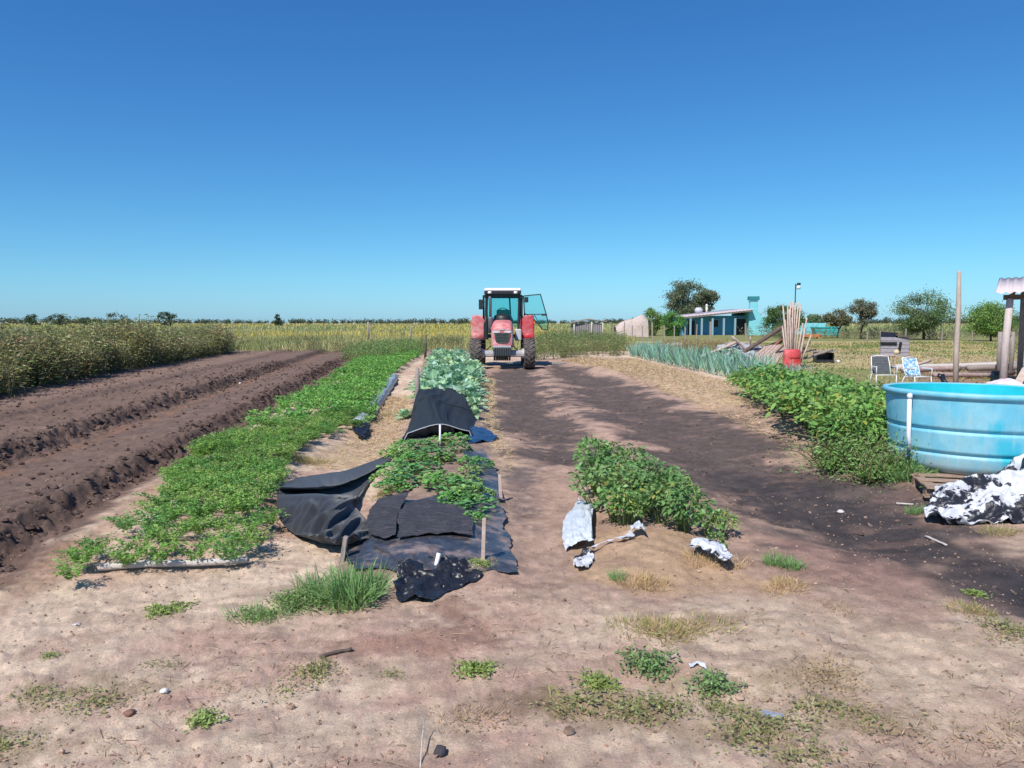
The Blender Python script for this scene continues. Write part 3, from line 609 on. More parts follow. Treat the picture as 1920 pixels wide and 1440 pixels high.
# blown shade cloth + low tunnel
def shade():
    root = empty('shade_cloth', at(790, 835), 'black shade cloth stretched over a low tunnel with its loose end blown left', 'shade cloth')
    inv = root.location
    rows = [  # back edge ... front underside; columns from the tunnel to the bulging left end
     [(747, 845, 9.5), (700, 864, 8.75), (650, 881, 8.1), (600, 888, 7.6), (560, 895, 7.2), (534, 908, 6.95)],
     [(747, 849, 9.4), (703, 872, 8.3), (655, 890, 7.55), (610, 899, 6.95), (570, 906, 6.7), (528, 911, 6.6)],
     [(747, 851, 9.35), (704, 880, 8.1), (658, 902, 7.2), (616, 913, 6.6), (578, 916, 6.42), (526, 914, 6.42)],
     [(748, 852, 9.38), (704, 884, 8.45), (660, 908, 7.75), (620, 918, 7.25), (576, 919, 7.05), (524, 918, 6.75)],
     [(748, 854, 9.35), (703, 893, 8.3), (663, 922, 7.45), (623, 934, 6.95), (576, 932, 6.85), (522, 922, 6.65)],
     [(748, 856, 9.2), (700, 900, 7.9), (666, 926, 7.0), (626, 928, 6.25), (578, 926, 6.25), (520, 930, 6.3)],
     [(742, 866, 9.0), (690, 912, 7.6), (662, 936, 6.75), (622, 940, 6.0), (580, 940, 6.0), (519, 942, 6.15)],
     [(704, 902, 7.9), (680, 930, 7.1), (661, 940, 6.55), (620, 952, 5.85), (582, 950, 5.85), (519, 952, 6.05)],
     [(664, 938, 6.6), (657, 946, 6.35), (645, 955, 6.1), (618, 966, 5.72), (584, 964, 5.75), (522, 966, 5.95)],
     [(670, 954, 6.35), (660, 960, 6.1), (645, 968, 5.9), (620, 976, 5.62), (588, 974, 5.62), (527, 978, 5.85)],
     [(692, 978, 6.0), (678, 980, 5.85), (655, 986, 5.65), (624, 992, 5.48), (590, 988, 5.5), (538, 990, 5.72)],
     [(722, 1002, 5.75), (700, 1003, 5.62), (668, 1006, 5.42), (628, 1007, 5.34), (592, 1002, 5.38), (552, 1001, 5.6)],
     [(735, 1009, 5.66), (704, 1010, 5.5), (668, 1012, 5.22), (630, 1012, 5.12), (598, 1006, 5.18), (560, 1003, 5.45)],
     [(736, 1011, 5.66), (704, 1018, 5.56), (668, 1026, 5.45), (636, 1028, 5.42), (602, 1022, 5.46), (566, 1012, 5.62)],
     [(736, 1012, 5.68), (704, 1021, 5.58), (668, 1034, 5.56), (640, 1036, 5.55), (606, 1032, 5.58), (570, 1018, 5.7)]]
    C = np.array([[tuple(Hd(*p)) for p in r] for r in rows]); C[..., 2] = np.maximum(C[..., 2], .02)
    # the inner edge turns back on itself: columns at rows 5/6 open up, which makes the C shape
    def fold(U, V_, A):
        w = np.sin(np.pi*np.clip((V_-.08)/.9, 0, 1)); f = sstep(.34, .5, U)*(1-sstep(.80, .93, U))
        x = A[..., 0]; z = A[..., 2]
        return w*f*(.034*np.sin(x*30+4*z+2.5*np.sin(U*9))+.022*np.abs(np.sin(x*44+U*10))+.012*np.sin(x*90+U*14))+.012*fbm(U*9, V_*14, 3, 3)*w+.02*fbm(U*3+2, V_*3, 5, 2)*w
    o = sheet('loose_end', C-np.array(inv)*0, 190, 150, M_CLOTH, fold, None, .002, .012)
    o.parent = root; o.matrix_parent_inverse = Matrix.Translation(-inv)
    # tunnel over hoops: cross sections from front to back
    secs = [(752, 832, 898, 822, .17), (757, 812, 892, 802, .27), (768, 790, 887, 786, .33), (778, 772, 880, 775, .38), (786, 758, 874, 768, .38), (790, 752, 868, 762, .30)]
    T = []
    for (lx, ly, rx, ry, h) in secs:
        a, b = at(lx, ly), at(rx, ry); r = []
        for k in range(13):
            t = k/12; p = a.lerp(b, t); p.z += h*(math.sin(math.pi*(t**.85))**(.5+.25*math.sin(lx)))*(1+.22*math.sin(t*7+lx*.09))+.01; p.x += .05*math.sin(lx*.2+t*5); r.append(tuple(p))
        T.append(r)
    fd = lambda U, V_, A: np.sin(np.pi*V_)*(.014*np.sin(V_*38+3*np.sin(U*6))*(.4+.8*U)-.07*np.abs(np.sin(U*math.pi*2.5))**.7+.09*fbm(U*3.5, V_*4, 77, 3)+.03*fbm(U*5, V_*22, 78, 2))
    t = sheet('tunnel_cover', T, 80, 90, M_NET, fd, None, .002, .01); t.parent = root; t.matrix_parent_inverse = Matrix.Translation(-inv)
    # back end gathered down to the ground
    a, b = at(790, 752), at(868, 762); top = [Vector(T[-1][k]) for k in range(13)]
    E = [[tuple(p) for p in top], [tuple(p.lerp(a.lerp(b, .5), .25)+Vector((0, .25, -p.z*.5))) for p in top], [tuple(Vector((p.x, p.y+.45, .03))) for p in top]]
    e = sheet('end_flap', E, 14, 60, M_NET, None, None, .002, .01); e.parent = root; e.matrix_parent_inverse = Matrix.Translation(-inv)
    # dark rolled hem hanging under the front hoop
    H_ = []
    for q, dz in ((0, -.012), (.10, -.07), (.2, -.13)):
        H_.append([tuple(Vector(T[0][k])+Vector((0, .02+q, dz))) for k in range(9)])
    hm = sheet('front_hem', H_, 20, 60, M_CLOTH, lambda U, V_, A: .012*np.sin(V_*30), None, .003, .01); hm.parent = root; hm.matrix_parent_inverse = Matrix.Translation(-inv)
    # hoops: things of their own
    for i, (k, nm) in enumerate([(0, 'pale flexible hoop holding up the front end of the tunnel'), (2, 'thin hoop arching under the middle of the black tunnel cover')]):
        pts = [Vector(p)+Vector((0, -.012 if k == 0 else 0, .004 if k == 0 else .012)) for p in T[k]]; pts[0].z -= .1; pts[-1].z -= .1
        if k == 0: pts.append(at(918, 836)-Vector((0, 0, .05)))
        m = MB(); m.tube(pts, .007, 6); tag(m.build('tunnel_hoop', mat('hoop_plastic', (.36, .38, .42), .5) if k == 0 else M_NET), nm, 'hoop')
    m = MB(); p = at(825, 838); m.tube([p-Vector((0, 0, .1)), p+Vector((0, .02, .27))], .012, 8); tag(m.build('hoop_stake', M_METW), 'short pale stake propping the front hoop of the black tunnel', 'stake')
    tag(film('blue_film', [[(876, 800), (905, 806)], [(872, 815), (930, 818)], [(880, 832), (925, 830)]], 30, 30, mat('blue_film_m', (.02, .06, .14), .35, bump=.5, noise=.3), .02, 12, seed=4), 'dark blue plastic film bunched beside the right side of the tunnel', 'plastic film')
shade()
def films():
    tag(film('ground_film', [[(735, 945), (800, 935), (905, 900), (930, 905)], [(700, 975), (790, 970), (890, 955), (940, 955)], [(680, 1015), (780, 1010), (890, 1005), (950, 1010)], [(655, 1050), (760, 1048), (880, 1040), (968, 1050)], [(670, 1075), (770, 1082), (880, 1080), (966, 1082)]], 150, 150, M_FILMD, .010, 8, .018, 11), 'dusty dark bluish plastic mulch film laid over the front of the strawberry bed', 'plastic film')
    tag(film('film_strip', [[(868, 850), (905, 846)], [(876, 875), (925, 880)], [(885, 905), (938, 915)], [(900, 930), (945, 945)]], 60, 50, M_FILMD, .012, 10, .02, 13), 'narrow strip of dark mulch film along the right side of the strawberry plants', 'plastic film')
    tag(film('woven_mat', [[(712, 950), (742, 946), (768, 940)], [(694, 975), (720, 975), (748, 975)], [(690, 1012), (720, 1018), (742, 1018)]], 70, 70, M_WOVEN, .02, 9, .065, 17, jag=.03), 'smaller black woven mat next to the blown shade cloth', 'woven mat')
    tag(film('woven_mat', [[(748, 958), (800, 953), (850, 962), (878, 970)], [(748, 985), (800, 982), (850, 984), (884, 992)], [(748, 1018), (800, 1014), (850, 1012), (890, 1018)]], 80, 140, M_WOVEN, .02, 8, .065, 19, jag=.025), 'long black woven mat lying across the front of the strawberry bed', 'woven mat')
    # crumpled black film at the front
    o = film('crumpled_film', [[(745, 1078), (790, 1066), (835, 1068), (880, 1074), (905, 1082)], [(742, 1092), (790, 1085), (835, 1088), (875, 1090), (892, 1090)], [(745, 1110), (780, 1108), (820, 1108), (850, 1102), (884, 1092)], [(752, 1132), (785, 1130), (815, 1122), (845, 1108), (880, 1094)]], 130, 150, M_BLACK, .055, 8, .02, 23, jag=.06)
    tag(o, 'crumpled shiny black plastic at the very front end of the bed', 'plastic film')
    # silver edging of the green bed
    A = [(740, 714), (722, 740), (705, 765), (688, 788), (674, 806)]
    C = []
    for k, (dx, dz) in enumerate([(-.14, .10), (-.05, .15), (.05, .12), (.09, .01)]):
        C.append([tuple(at(*p)+Vector((dx, 0, dz))) for p in A])
    tag(sheet('silver_film', C, 26, 110, M_SILVER, lambda U, V_, A_: .015*np.sin(V_*70+U*3)+.03*fbm(U*3, V_*24, 7, 3)), 'long silvery grey plastic edging along the right side of the green bed', 'plastic edging')
    tag(film('edging_roll', [[(668, 800), (690, 798)], [(660, 815), (690, 816)], [(668, 826), (684, 828)]], 30, 30, M_BLACK, .05, 14, .08, 29), 'black bunched end of the silver edging film', 'plastic film')
    # near the pepper patch
    C = [[tuple(at(1086, 950)+Vector((0, 0, .06))), tuple(at(1100, 955)+Vector((0, 0, .08))), tuple(at(1115, 955)+Vector((0, 0, .05)))],
         [tuple(at(1062, 985)+Vector((0, 0, .05))), tuple(at(1085, 985)+Vector((0, 0, .10))), tuple(at(1110, 990)+Vector((0, 0, .08)))],
         [tuple(at(1056, 1015)+Vector((0, 0, .02))), tuple(at(1085, 1015)+Vector((0, 0, .08))), tuple(at(1110, 1012)+Vector((0, 0, .06)))],
         [tuple(at(1062, 1036)+Vector((0, 0, .01))), tuple(at(1088, 1034)+Vector((0, 0, .06))), tuple(at(1112, 1028)+Vector((0, 0, .03)))]]
    tag(sheet('white_film', C, 60, 50, M_WHITEF, lambda U, V_, A_: (.045*(.15-np.abs(fbm(U*5, V_*4, 3, 4)))*2.5+.02*fbm(U*14, V_*10, 8, 3))), 'white plastic film bulging at the left side of the pepper patch', 'plastic film')
    tag(film('film_scrap', [[(1078, 1050), (1095, 1040), (1112, 1036)], [(1075, 1062), (1095, 1056), (1114, 1050)], [(1082, 1074), (1098, 1070), (1108, 1062)]], 36, 36, M_WB, .035, 20, .03, 31), 'small white and black film scrap in front of the bulging white film', 'plastic scrap')
    tag(film('film_strip', [[(1110, 1034), (1140, 1022), (1170, 1012), (1182, 1006)], [(1112, 1038), (1142, 1028), (1172, 1018), (1190, 1012)]], 14, 60, M_WB, .012, 12, .03, 37), 'thin twisted strip of white and black film in front of the pepper plants', 'plastic strip')
    tag(film('film_scrap', [[(1182, 1000), (1198, 994), (1208, 1004)], [(1184, 1012), (1198, 1008), (1212, 1014)]], 30, 30, M_WHITEF, .04, 16, .06, 41), 'bright white knot of film at the base of the pepper plants', 'plastic scrap')
    tag(film('film_scrap', [[(1298, 1030), (1315, 1026), (1332, 1034), (1352, 1050), (1372, 1070)], [(1292, 1044), (1310, 1040), (1328, 1048), (1346, 1062), (1368, 1074)], [(1294, 1052), (1312, 1054), (1326, 1062), (1340, 1070), (1360, 1076)]], 40, 70, M_WB, .045, 11, .06, 43), 'crumpled white and black film scrap lying to the right of the pepper patch', 'plastic scrap')
    # heap by the tank
    rows = []
    for k, (y, hs) in enumerate([(6.95, (.10, .12, .3, .34, .28, .30, .34)), (6.72, (.08, .2, .25, .38, .30, .32, .30)), (6.45, (.02, .10, .18, .2, .28, .30, .28)), (6.2, (.01, .08, .12, .14, .2, .22, .2)), (5.98, (.005, .02, .02, .02, .06, .06, .04))]):
        x0 = [4.02, 3.72, 3.55, 3.38, 3.5][k]; rows.append([(x0+j*.30*(1+.1*k), y+.02*j, h) for j, h in enumerate(hs)])
    def fold(U, V_, A):
        x, y = A[..., 0], A[..., 1]; return .20*(.14-np.abs(fbm(x*3.2, y*3.8, 61, 3)))*2.2+.10*(.13-np.abs(fbm(x*8, y*9, 63, 3)))*2
    tag(sheet('film_heap', rows, 150, 190, M_WB, fold), 'heap of crumpled white and black plastic sheeting in front of the blue tank', 'plastic sheeting')
films()
# ------------------------------------------------------------------ stakes, posts, log
def stake(px, py, tx, ty, w, m, label, cat='stake', name='wooden_stake', dy=0, h=None, rnd=False):
    b = at(px, py); t = Hd(tx, ty, b.y+dy); mb = MB()
    if rnd: mb.tube([b-Vector((0, 0, .08)), b.lerp(t, .5)+Vector((.006, 0, 0)), t], [w*.55, w*.5, w*.45], 9, jit=.15)
    else: mb.bar(b-Vector((0, 0, .06)), t, w, h or w)
    return tag(mb.build(name, m, bevel=0 if rnd else .003), label, cat)
stake(639, 1052, 649, 1006, .045, M_WOODG, 'short square stake under the front of the blown black cloth', h=.03)
stake(905, 1050, 908, 972, .035, M_WOODP, 'pale tall stake at the right front corner of the strawberry bed', h=.025)
stake(940, 938, 937, 890, .04, M_WOODP, 'pale stake standing farther back at the right side of the strawberry bed', h=.03)
stake(782, 768, 782, 690, .085, M_WOODG, 'grey weathered post at the left corner of the kale bed', 'post', 'wooden_post', rnd=True)
stake(797, 672, 798, 628, .10, M_WOODD, 'slim dark post between the green bed and the far end of the kale', 'post', 'wooden_post', rnd=True)
mb = MB(); b = at(814, 1078); mb.tube([b-Vector((0, 0, .04)), Hd(823, 1037, b.y+.03)], .014, 10); tag(mb.build('white_tube', M_METW), 'leaning white tube stuck in the crumpled black plastic', 'tube')
mb = MB(); a = at(752, 1068)+Vector((0, 0, .02)); mb.bar(a, Hd(703, 1022, a.y+.32)+Vector((0, 0, .0)), .03, .016); tag(mb.build('metal_bar', mat('bar_steel', (.10, .09, .09), .5, metal=.4, noise=.3)), 'dark flat bar slanting down from the blown cloth', 'bar')
def log(a, b, r, label, m, name='log', cat='log', n=9, bendz=.01, group=None):
    a, b = Vector(a), Vector(b); mb = MB(); pts = [a.lerp(b, k/6)+Vector((random.uniform(-1, 1)*r*.25, random.uniform(-1, 1)*r*.25, random.uniform(-.3, 1)*bendz)) for k in range(7)]
    mb.tube(pts, [r*random.uniform(.9, 1.08) for _ in pts], n, jit=.12); return tag(mb.build(name, m), label, cat, group)
M_LOGP = mat('pale_log', (.52, .47, .44), .8, noise=.25, nscale=5, bump=.4, stretch=(1, 6, 6))
log(at(186, 1070)+Vector((0, 0, .03)), at(464, 1060)+Vector((0, 0, .03)), .024, 'long whitish pole half hidden by foliage along the front end of the green bed', M_LOGP)

# ------------------------------------------------------------------ garden plants as individuals
def plants(tmpls, pts, name, label, cat, group, sc=(.8, 1.2), mt=None):
    ms = [qmesh(name, *t, mt or M_LEAF) for t in tmpls]
    for i, p in enumerate(pts):
        s = p[3] if len(p) > 3 else random.uniform(*sc)
        o = mobj(name, ms[i % len(ms)], (p[0], p[1], p[2] if len(p) > 2 and p[2] else gz(p[0], p[1])), rz=random.uniform(0, 6.28), sc=(s*random.uniform(.9, 1.1), s*random.uniform(.9, 1.1), s*random.uniform(.85, 1.15)))
        tag(o, label(p) if callable(label) else label, cat, group)
def rowpts(a, b, c, d, nu, nv, jit):
    """grid between pixel corners a-b (left edge, near to far) and c-d (right edge)"""
    A, B, C, D = [Vector(plane(*p)).to_3d() for p in (a, b, c, d)]; out = []
    for i in range(nu):
        u = i/(nu-1)
        for j in range(nv):
            v = j/(nv-1) if nv > 1 else .5; p = A.lerp(B, u).lerp(C.lerp(D, u), v); out.append((p.x+random.uniform(-jit, jit), p.y+random.uniform(-jit, jit)))
    return out
kl = rowpts((795, 768), (822, 669), (880, 762), (888, 672), 34, 4, .09)
random.shuffle(kl)
plants([T_kale(c) for c in [(.22, .37, .23), (.28, .43, .29), (.17, .32, .19), (.26, .39, .20)]], kl, 'kale_plant', lambda p: 'grey-green broad-leaved kale plant '+('just behind the black tunnel' if p[1] < 17 else 'in the middle of the kale bed' if p[1] < 22.5 else 'at the far end of the bed beside the tractor'), 'kale', 'kale plants in the bed left of the tractor', (.95, 1.35))
plants([T_kale((.24, .36, .2))], [(*plane(878, 775), 0, .9), (*plane(888, 790), 0, .75), (*plane(760, 790), 0, .6), (*plane(893, 772), 0, .8)], 'kale_plant', 'stray kale plant growing at the side of the black tunnel', 'kale', 'stray kale beside the tunnel')
lk = rowpts((1420, 722), (1182, 668), (1450, 712), (1200, 662), 64, 4, .05)
plants([T_leek(c) for c in [(.17, .33, .25), (.14, .29, .22), (.22, .37, .28), (.17, .31, .19), (.20, .34, .28)]], lk, 'leek_plant', lambda p: 'blue-green upright leek '+('at the near end of the row by the bean plants' if p[1] < 25 else 'in the middle of the row before the scrap pile' if p[1] < 31 else 'at the far end of the row by the leafy weeds'), 'leek', 'leeks in the long row on the right', (1.1, 1.6))
lk = rowpts((1425, 722), (1440, 706), (1520, 715), (1500, 702), 5, 9, .1)
plants([T_leek((.24, .32, .26))], lk, 'leek_plant', 'greyish leek at the near end of the row beside the bean plants', 'leek', 'greyish leeks beside the bean plants', (.6, .9))
def bushes(tmpls, pts, name, label, cat, group):
    ms = [(qmesh('foliage', *t), None) for t in tmpls]
    for i, p in enumerate(pts):
        s = p[2]; plain = ms[i % len(ms)][0]; lab = label(i, p) if callable(label) else label
        o = mobj(name, plain, (p[0], p[1], gz(p[0], p[1])-.02), rz=random.uniform(0, 6.28), sc=(s*random.uniform(.9, 1.1), s*random.uniform(.9, 1.1), s*random.uniform(.9, 1.1)))
        tag(o, lab, cat, group)
# right bean row
tb = [T_bush(480, .62, .42, .065, c, .6, y) for c, y in [((.13, .27, .06), .06), ((.17, .32, .07), .10), ((.095, .22, .055), .03), ((.20, .34, .075), .15)]]
P = []
for i in range(22):
    u = i/21; y = 7.7*(1-u)+16.2*u; xl = 3.72*(1-u)+5.05*u
    for j in range(3):
        P.append((xl+j*.47+random.uniform(-.1, .1), y+random.uniform(-.15, .15), random.uniform(.95, 1.3)*(1.0 if u > .1 else .85)))
P = [p for p in P if not ((p[0]-4.72)**2+(p[1]-7.85)**2 < 1.12**2)]
bushes(tb, P, 'bean_plant', lambda i, p: 'leafy bright green bean plant '+('beside the left wall of the blue tank' if p[1] < 9.5 else 'in the middle of the thick row left of the tank' if p[1] < 13 else 'at the far end of the row next to the leeks'), 'bean plant', 'bean plants left of the tank')
# central pepper patch
tp = [T_bush(300, .40, .17, .043, c, .5, y, .1) for c, y in [((.13, .27, .07), .06), ((.10, .21, .06), .04), ((.18, .31, .08), .22), ((.14, .25, .08), .08)]]
P = []
for px, py, s in [(1106, 905, 1.12), (1108, 940, 1.1), (1122, 975, .95), (1138, 1000, .85), (1150, 940, .9), (1165, 975, 1.0), (1180, 1005, .85), (1195, 920, 1.1), (1215, 960, 1.05), (1225, 1000, .9), (1260, 975, .95), (1262, 945, .85), (1275, 1008, .85), (1300, 985, .8), (1318, 1010, .75), (1345, 1005, .6), (1240, 925, .7), (1135, 900, .95), (1340, 1030, .4), (1205, 985, .9)]:
    x, y = plane(1215+(px-1215)*.93, py); P.append((x+rng.normal(0, .03), y+rng.normal(0, .05), s*rng.uniform(.85, 1.2)))
    if rng.random() < .6: P.append((x+rng.normal(0, .10), y+rng.normal(0, .10), s*rng.uniform(.5, .9)))
bushes(tp, P, 'pepper_plant', lambda i, p: ('tall' if p[2] > 1.1 else 'low')+' pepper plant '+('at the left side of the central clump' if p[0] < .85 else 'in the middle of the central clump' if p[0] < 1.25 else 'at the right end of the central clump'), 'pepper plant', 'pepper plants in the middle clump')
# strawberries
ts = []
for c in [(.13, .33, .07), (.10, .26, .08), (.20, .34, .09)]:
    n = 80; a = rng.uniform(0, 6.28, n); q = rng.uniform(.1, 1, n)**.6*.17; P3 = np.column_stack([np.cos(a)*q, np.sin(a)*q, .09*(1.2-q/.17)+rng.uniform(0, .05, n)])
    parts = []
    for k in (-.9, 0, .9):
        D = np.column_stack([np.cos(a+k), np.sin(a+k), rng.uniform(.0, .5, n)]); parts.append(ribbons(P3, D, rng.uniform(.026, .046, n), .026, cvar(c, n, .35), .15, (.25, 1, .9, .15), .35))
    for k in range(12): parts.append(tubeq([(0, 0, 0), P3[k]], [.003, .002], (.15, .2, .06), 4))
    ts.append(join(parts))
pp = []
for px, py, s in [(765, 852, 1), (790, 858, 1.1), (820, 850, 1), (848, 845, 1.1), (860, 862, .9), (755, 875, 1.1), (780, 885, 1.2), (808, 878, 1.1), (835, 880, .8), (745, 900, 1), (770, 908, .9), (728, 915, 1), (735, 935, .9), (755, 930, .8), (818, 922, .9), (838, 935, 1.1), (862, 945, 1), (885, 955, 1), (860, 965, .8), (895, 975, .9), (878, 925, .7), (885, 885, .8), (905, 890, .7), (880, 905, .7), (888, 1000, .6), (800, 900, .8), (742, 862, .9)]:
    x, y = plane(px, py); pp.append((x, y, 0, s*1.1))
plants(ts, pp, 'strawberry_plant', lambda p: 'low strawberry plant '+('at the mouth of the black tunnel' if p[1] > 8.2 else 'halfway along the bed between cloth and film' if p[1] > 6.9 else 'nearest the woven mats'), 'strawberry plant', 'strawberry plants in front of the tunnel')
# ------------------------------------------------------------------ tufts and weed patches in the foreground
def tuft(px, py, kind, s, label, cat='grass tuft', name='grass_tuft', n=1, spread=0):
    parts = []; c = at(px, py)
    for k in range(n):
        t = {'weedy': lambda: join([T_creep(90, .13, .07, .022, (.13, .22, .06)), T_grass(30, .16, .12, .005, (.17, .26, .09), 1.0, .5)]), 'bushy': lambda: join([T_weed(.30, 150, .045, (.13, .24, .06), .05, .20), T_feather(14, .24, .16, .035, 10, (.15, .27, .06))]), 'grass': lambda: T_grass(70, .24, .10, .006, (.15, .27, .09), .9, .5), 'dry': lambda: T_grass(70, .14, .13, .004, (.42, .30, .15), 1.3, .5),
             'herb': lambda: T_creep(150, .12, .05, .028, (.20, .27, .07)), 'olive': lambda: join([T_creep(45, .10, .03, .017, (.19, .20, .07)), T_creep(35, .17, .015, .012, (.26, .22, .11)), T_grass(14, .05, .10, .003, (.24, .25, .09), 1.4, .5)]), 'brown': lambda: join([T_creep(40, .15, .015, .015, (.28, .20, .11)), T_grass(30, .06, .14, .0028, (.40, .28, .17), 1.8, .4)]),
             'lush': lambda: T_creep(110, .11, .07, .024, (.14, .23, .08)), 'mixdry': lambda: join([T_grass(60, .10, .14, .004, (.24, .24, .08), 1.2, .5), T_grass(50, .11, .16, .004, (.44, .32, .17), 1.5, .5)])}[kind]()
        v, f, cc = t
        if kind in ('grass', 'weedy'): wx, wy = (rng.normal(0, 1, 2)*spread*np.array([1, .5])) if k else (0, 0)
        elif k == 0: wx = wy = 0.0; th = rng.uniform(0, 3.14)
        else:
            if rng.random() < .3: th = rng.uniform(0, 6.28)
            wx = .75*wx+spread*.8*math.cos(th)+rng.normal(0, spread*.45); wy = .7*wy+spread*.45*math.sin(th)+rng.normal(0, spread*.35)
        ox, oy = wx, wy
        v = v*s*rng.uniform(.7, 1.1); v = v+np.array([ox, oy, 0]); v[:, 2] += height(v[:, 0]+c.x, v[:, 1]+c.y)-c.z; parts.append((v, f, cc))
    o = mobj(name, qmesh(name, *join(parts)), c); tag(o, label, cat); return o
TU = [(672, 1118, 'grass', 1.15, 'largest tuft of long green grass in front of the black film', 10, .12),
 (585, 1134, 'weedy', 1.0, 'low leafy weed spreading to the left of the long grass tuft', 13, .12),
 (508, 1155, 'weedy', .8, 'small dark-leaved weeds at the far left tip of the spreading patch', 8, .08),
 (338, 1140, 'herb', .8, 'faint green weed patch left of centre on bare soil', 5, .09),
 (95, 1232, 'herb', .55, 'tiny round yellowish weed near the left edge', 1, 0),
 (165, 1302, 'olive', 1.1, 'flat olive mat of weeds in the lower left of the soil', 8, .13),
 (322, 1248, 'olive', .7, 'small brownish sprig between the two lower left weed mats', 2, .05),
 (540, 1298, 'olive', 1.0, 'elongated green mat of creeping weed in the lower middle left', 7, .11),
 (425, 1288, 'brown', .7, 'thin brown weed just left of the elongated creeping mat', 2, .04),
 (382, 1358, 'herb', .6, 'small bright green weed low on the left side', 3, .05),
 (40, 1395, 'olive', 1.1, 'weed mat cut by the lower left corner', 6, .12),
 (740, 1270, 'olive', .6, 'little grey-green weed below the long grass', 3, .04),
 (903, 1258, 'herb', .75, 'single bright green seedling in the lower centre', 3, .02),
 (905, 1345, 'brown', 1.0, 'thin sprawling brownish weed below the single seedling', 5, .12),
 (1128, 1285, 'herb', .75, 'bright yellow-green weed beside the dark leafy one', 3, .03),
 (1213, 1262, 'lush', 1.0, 'dark green bushy weed, tallest of those in the lower right', 6, .05),
 (1165, 1338, 'olive', 1.35, 'broad flat olive mat below the bushy weeds', 11, .12),
 (1330, 1302, 'lush', .85, 'light green leafy weed right of the white scrap', 5, .07),
 (1355, 1332, 'olive', .9, 'mossy green patch just under the light green leafy weed', 5, .07),
 (1375, 1385, 'olive', 1.2, 'long low mossy mat near the bottom edge on the right', 9, .16),
 (1560, 1290, 'brown', 1.1, 'brown withered mat right of the grey scrap', 6, .12),
 (1640, 1355, 'olive', 1.2, 'large thin mat of olive weeds in the lower right', 9, .15),
 (1660, 1375, 'brown', 1.2, 'brown dying weeds mixed into the lower right mat', 6, .16),
 (1330, 1175, 'mixdry', .95, 'clump of half-dry grass in the right foreground', 8, .11),
 (1455, 1060, 'grass', .6, 'green grass tuft to the right of the white and black scrap', 6, .09),
 (1155, 1088, 'grass', .4, 'small short green tuft in front of the pepper patch', 2, .03),
 (1225, 1098, 'dry', .8, 'dead straw tuft in front of the pepper patch', 5, .08),
 (1470, 1098, 'dry', .8, 'pale dead grass clump below the green tuft on the right', 6, .11),
 (1300, 1060, 'dry', .7, 'dry yellowed grass between the film scrap and the pepper plants', 5, .12),
 (1715, 962, 'grass', .5, 'green tuft at the edge of the dark track near the pallet', 4, .09),
 (1865, 1000, 'mixdry', .7, 'yellow-green tuft below the heap of sheeting', 4, .08),
 (1830, 1115, 'herb', .6, 'upright yellow-green weed by the dark track on the right', 3, .03),
 (1890, 1200, 'olive', 1.3, 'mat of green grass at the right edge of the picture', 9, .13),
 (1840, 1150, 'mixdry', .7, 'withered grass just above the mat at the right edge', 4, .07),
 (1590, 1152, 'brown', .7, 'thin line of dead roots on the right foreground soil', 4, .1),
 (560, 870, 'mixdry', 1.0, 'yellowing grass between the green bed and the blown cloth', 6, .16),
 (610, 868, 'mixdry', 1.0, 'yellowish grass just behind the middle of the blown cloth', 5, .13),
 (740, 780, 'mixdry', 1.3, 'green and yellow grass along the left side of the tunnel', 6, .2),
 (715, 930, 'mixdry', .9, 'sparse grass in the gap between the cloth and the strawberry plants', 4, .1),
 (900, 1060, 'herb', .6, 'yellow-green sprout beside the pale front stake', 3, .05),
 (895, 720, 'mixdry', 1.6, 'dry grass fringe at the right side of the kale', 6, .35)]
for px, py, kd, s, lab, n, sp in TU: tuft(px, py, kd, s, lab, 'grass tuft' if kd in ('grass', 'dry', 'mixdry') else 'weed', 'grass_tuft' if kd in ('grass', 'dry', 'mixdry') else 'weed_patch', n, sp)
# low weeds and long grass between the beans and the tank
tuft(1700, 905, 'grass', 1.5, 'tall grass clump leaning against the bottom left of the tank', n=8, spread=.10)
tuft(1630, 868, 'bushy', 1.2, 'low feathery weeds at the foot of the bean plants near the tank', 'weed', 'weed_patch', 20, .17)
tuft(1662, 900, 'bushy', .95, 'lowest grey-green weeds spilling onto the dark track by the tank', 'weed', 'weed_patch', 16, .14)
tuft(1570, 852, 'bushy', .7, 'thin line of weeds below the middle of the bean row', 'weed', 'weed_patch', 9, .13)
# stones, scraps
def rock(px, py, r, col, label, cat='stone', name='stone', flat=.6):
    mb = MB(); V = []; n, m_ = 7, 9
    prof = [[(1+random.uniform(-.25, .25)) for _ in range(m_)] for _ in range(n)]
    for i in range(n):
        a = math.pi*i/(n-1)
        for j in range(m_):
            b = 2*math.pi*j/m_; k = prof[i][j] if 0 < i < n-1 else 1; V.append((r*math.sin(a)*math.cos(b)*k, r*math.sin(a)*math.sin(b)*k, r*flat*math.cos(a)))
    mb.add(V, [(i*m_+j, i*m_+(j+1) % m_, (i+1)*m_+(j+1) % m_, (i+1)*m_+j) for i in range(n-1) for j in range(m_)], True)
    p = at(px, py); return tag(mb.build(name, mat(name+'_m', col, .9, noise=.3, nscale=30, bump=.4, bscale=40), loc=p+Vector((0, 0, r*flat*.4))), label, cat)
rock(308, 1298, .018, (.70, .66, .62), 'small white stone on the left foreground soil')
rock(243, 1338, .022, (.22, .11, .08), 'reddish brown clod with a shadowed side in the lower left')
rock(143, 1172, .022, (.55, .50, .50), 'flat pale stone at the left below the grey streak', flat=.3)
rock(450, 720, .05, (.72, .62, .55), 'pale stone lying in the tilled field')
rock(826, 1412, .03, (.05, .045, .05), 'dark charred lump near the bottom edge', 'lump', 'charred_lump')
rock(1576, 962, .03, (.6, .55, .52), 'pale lump on the dark track near the pallet')
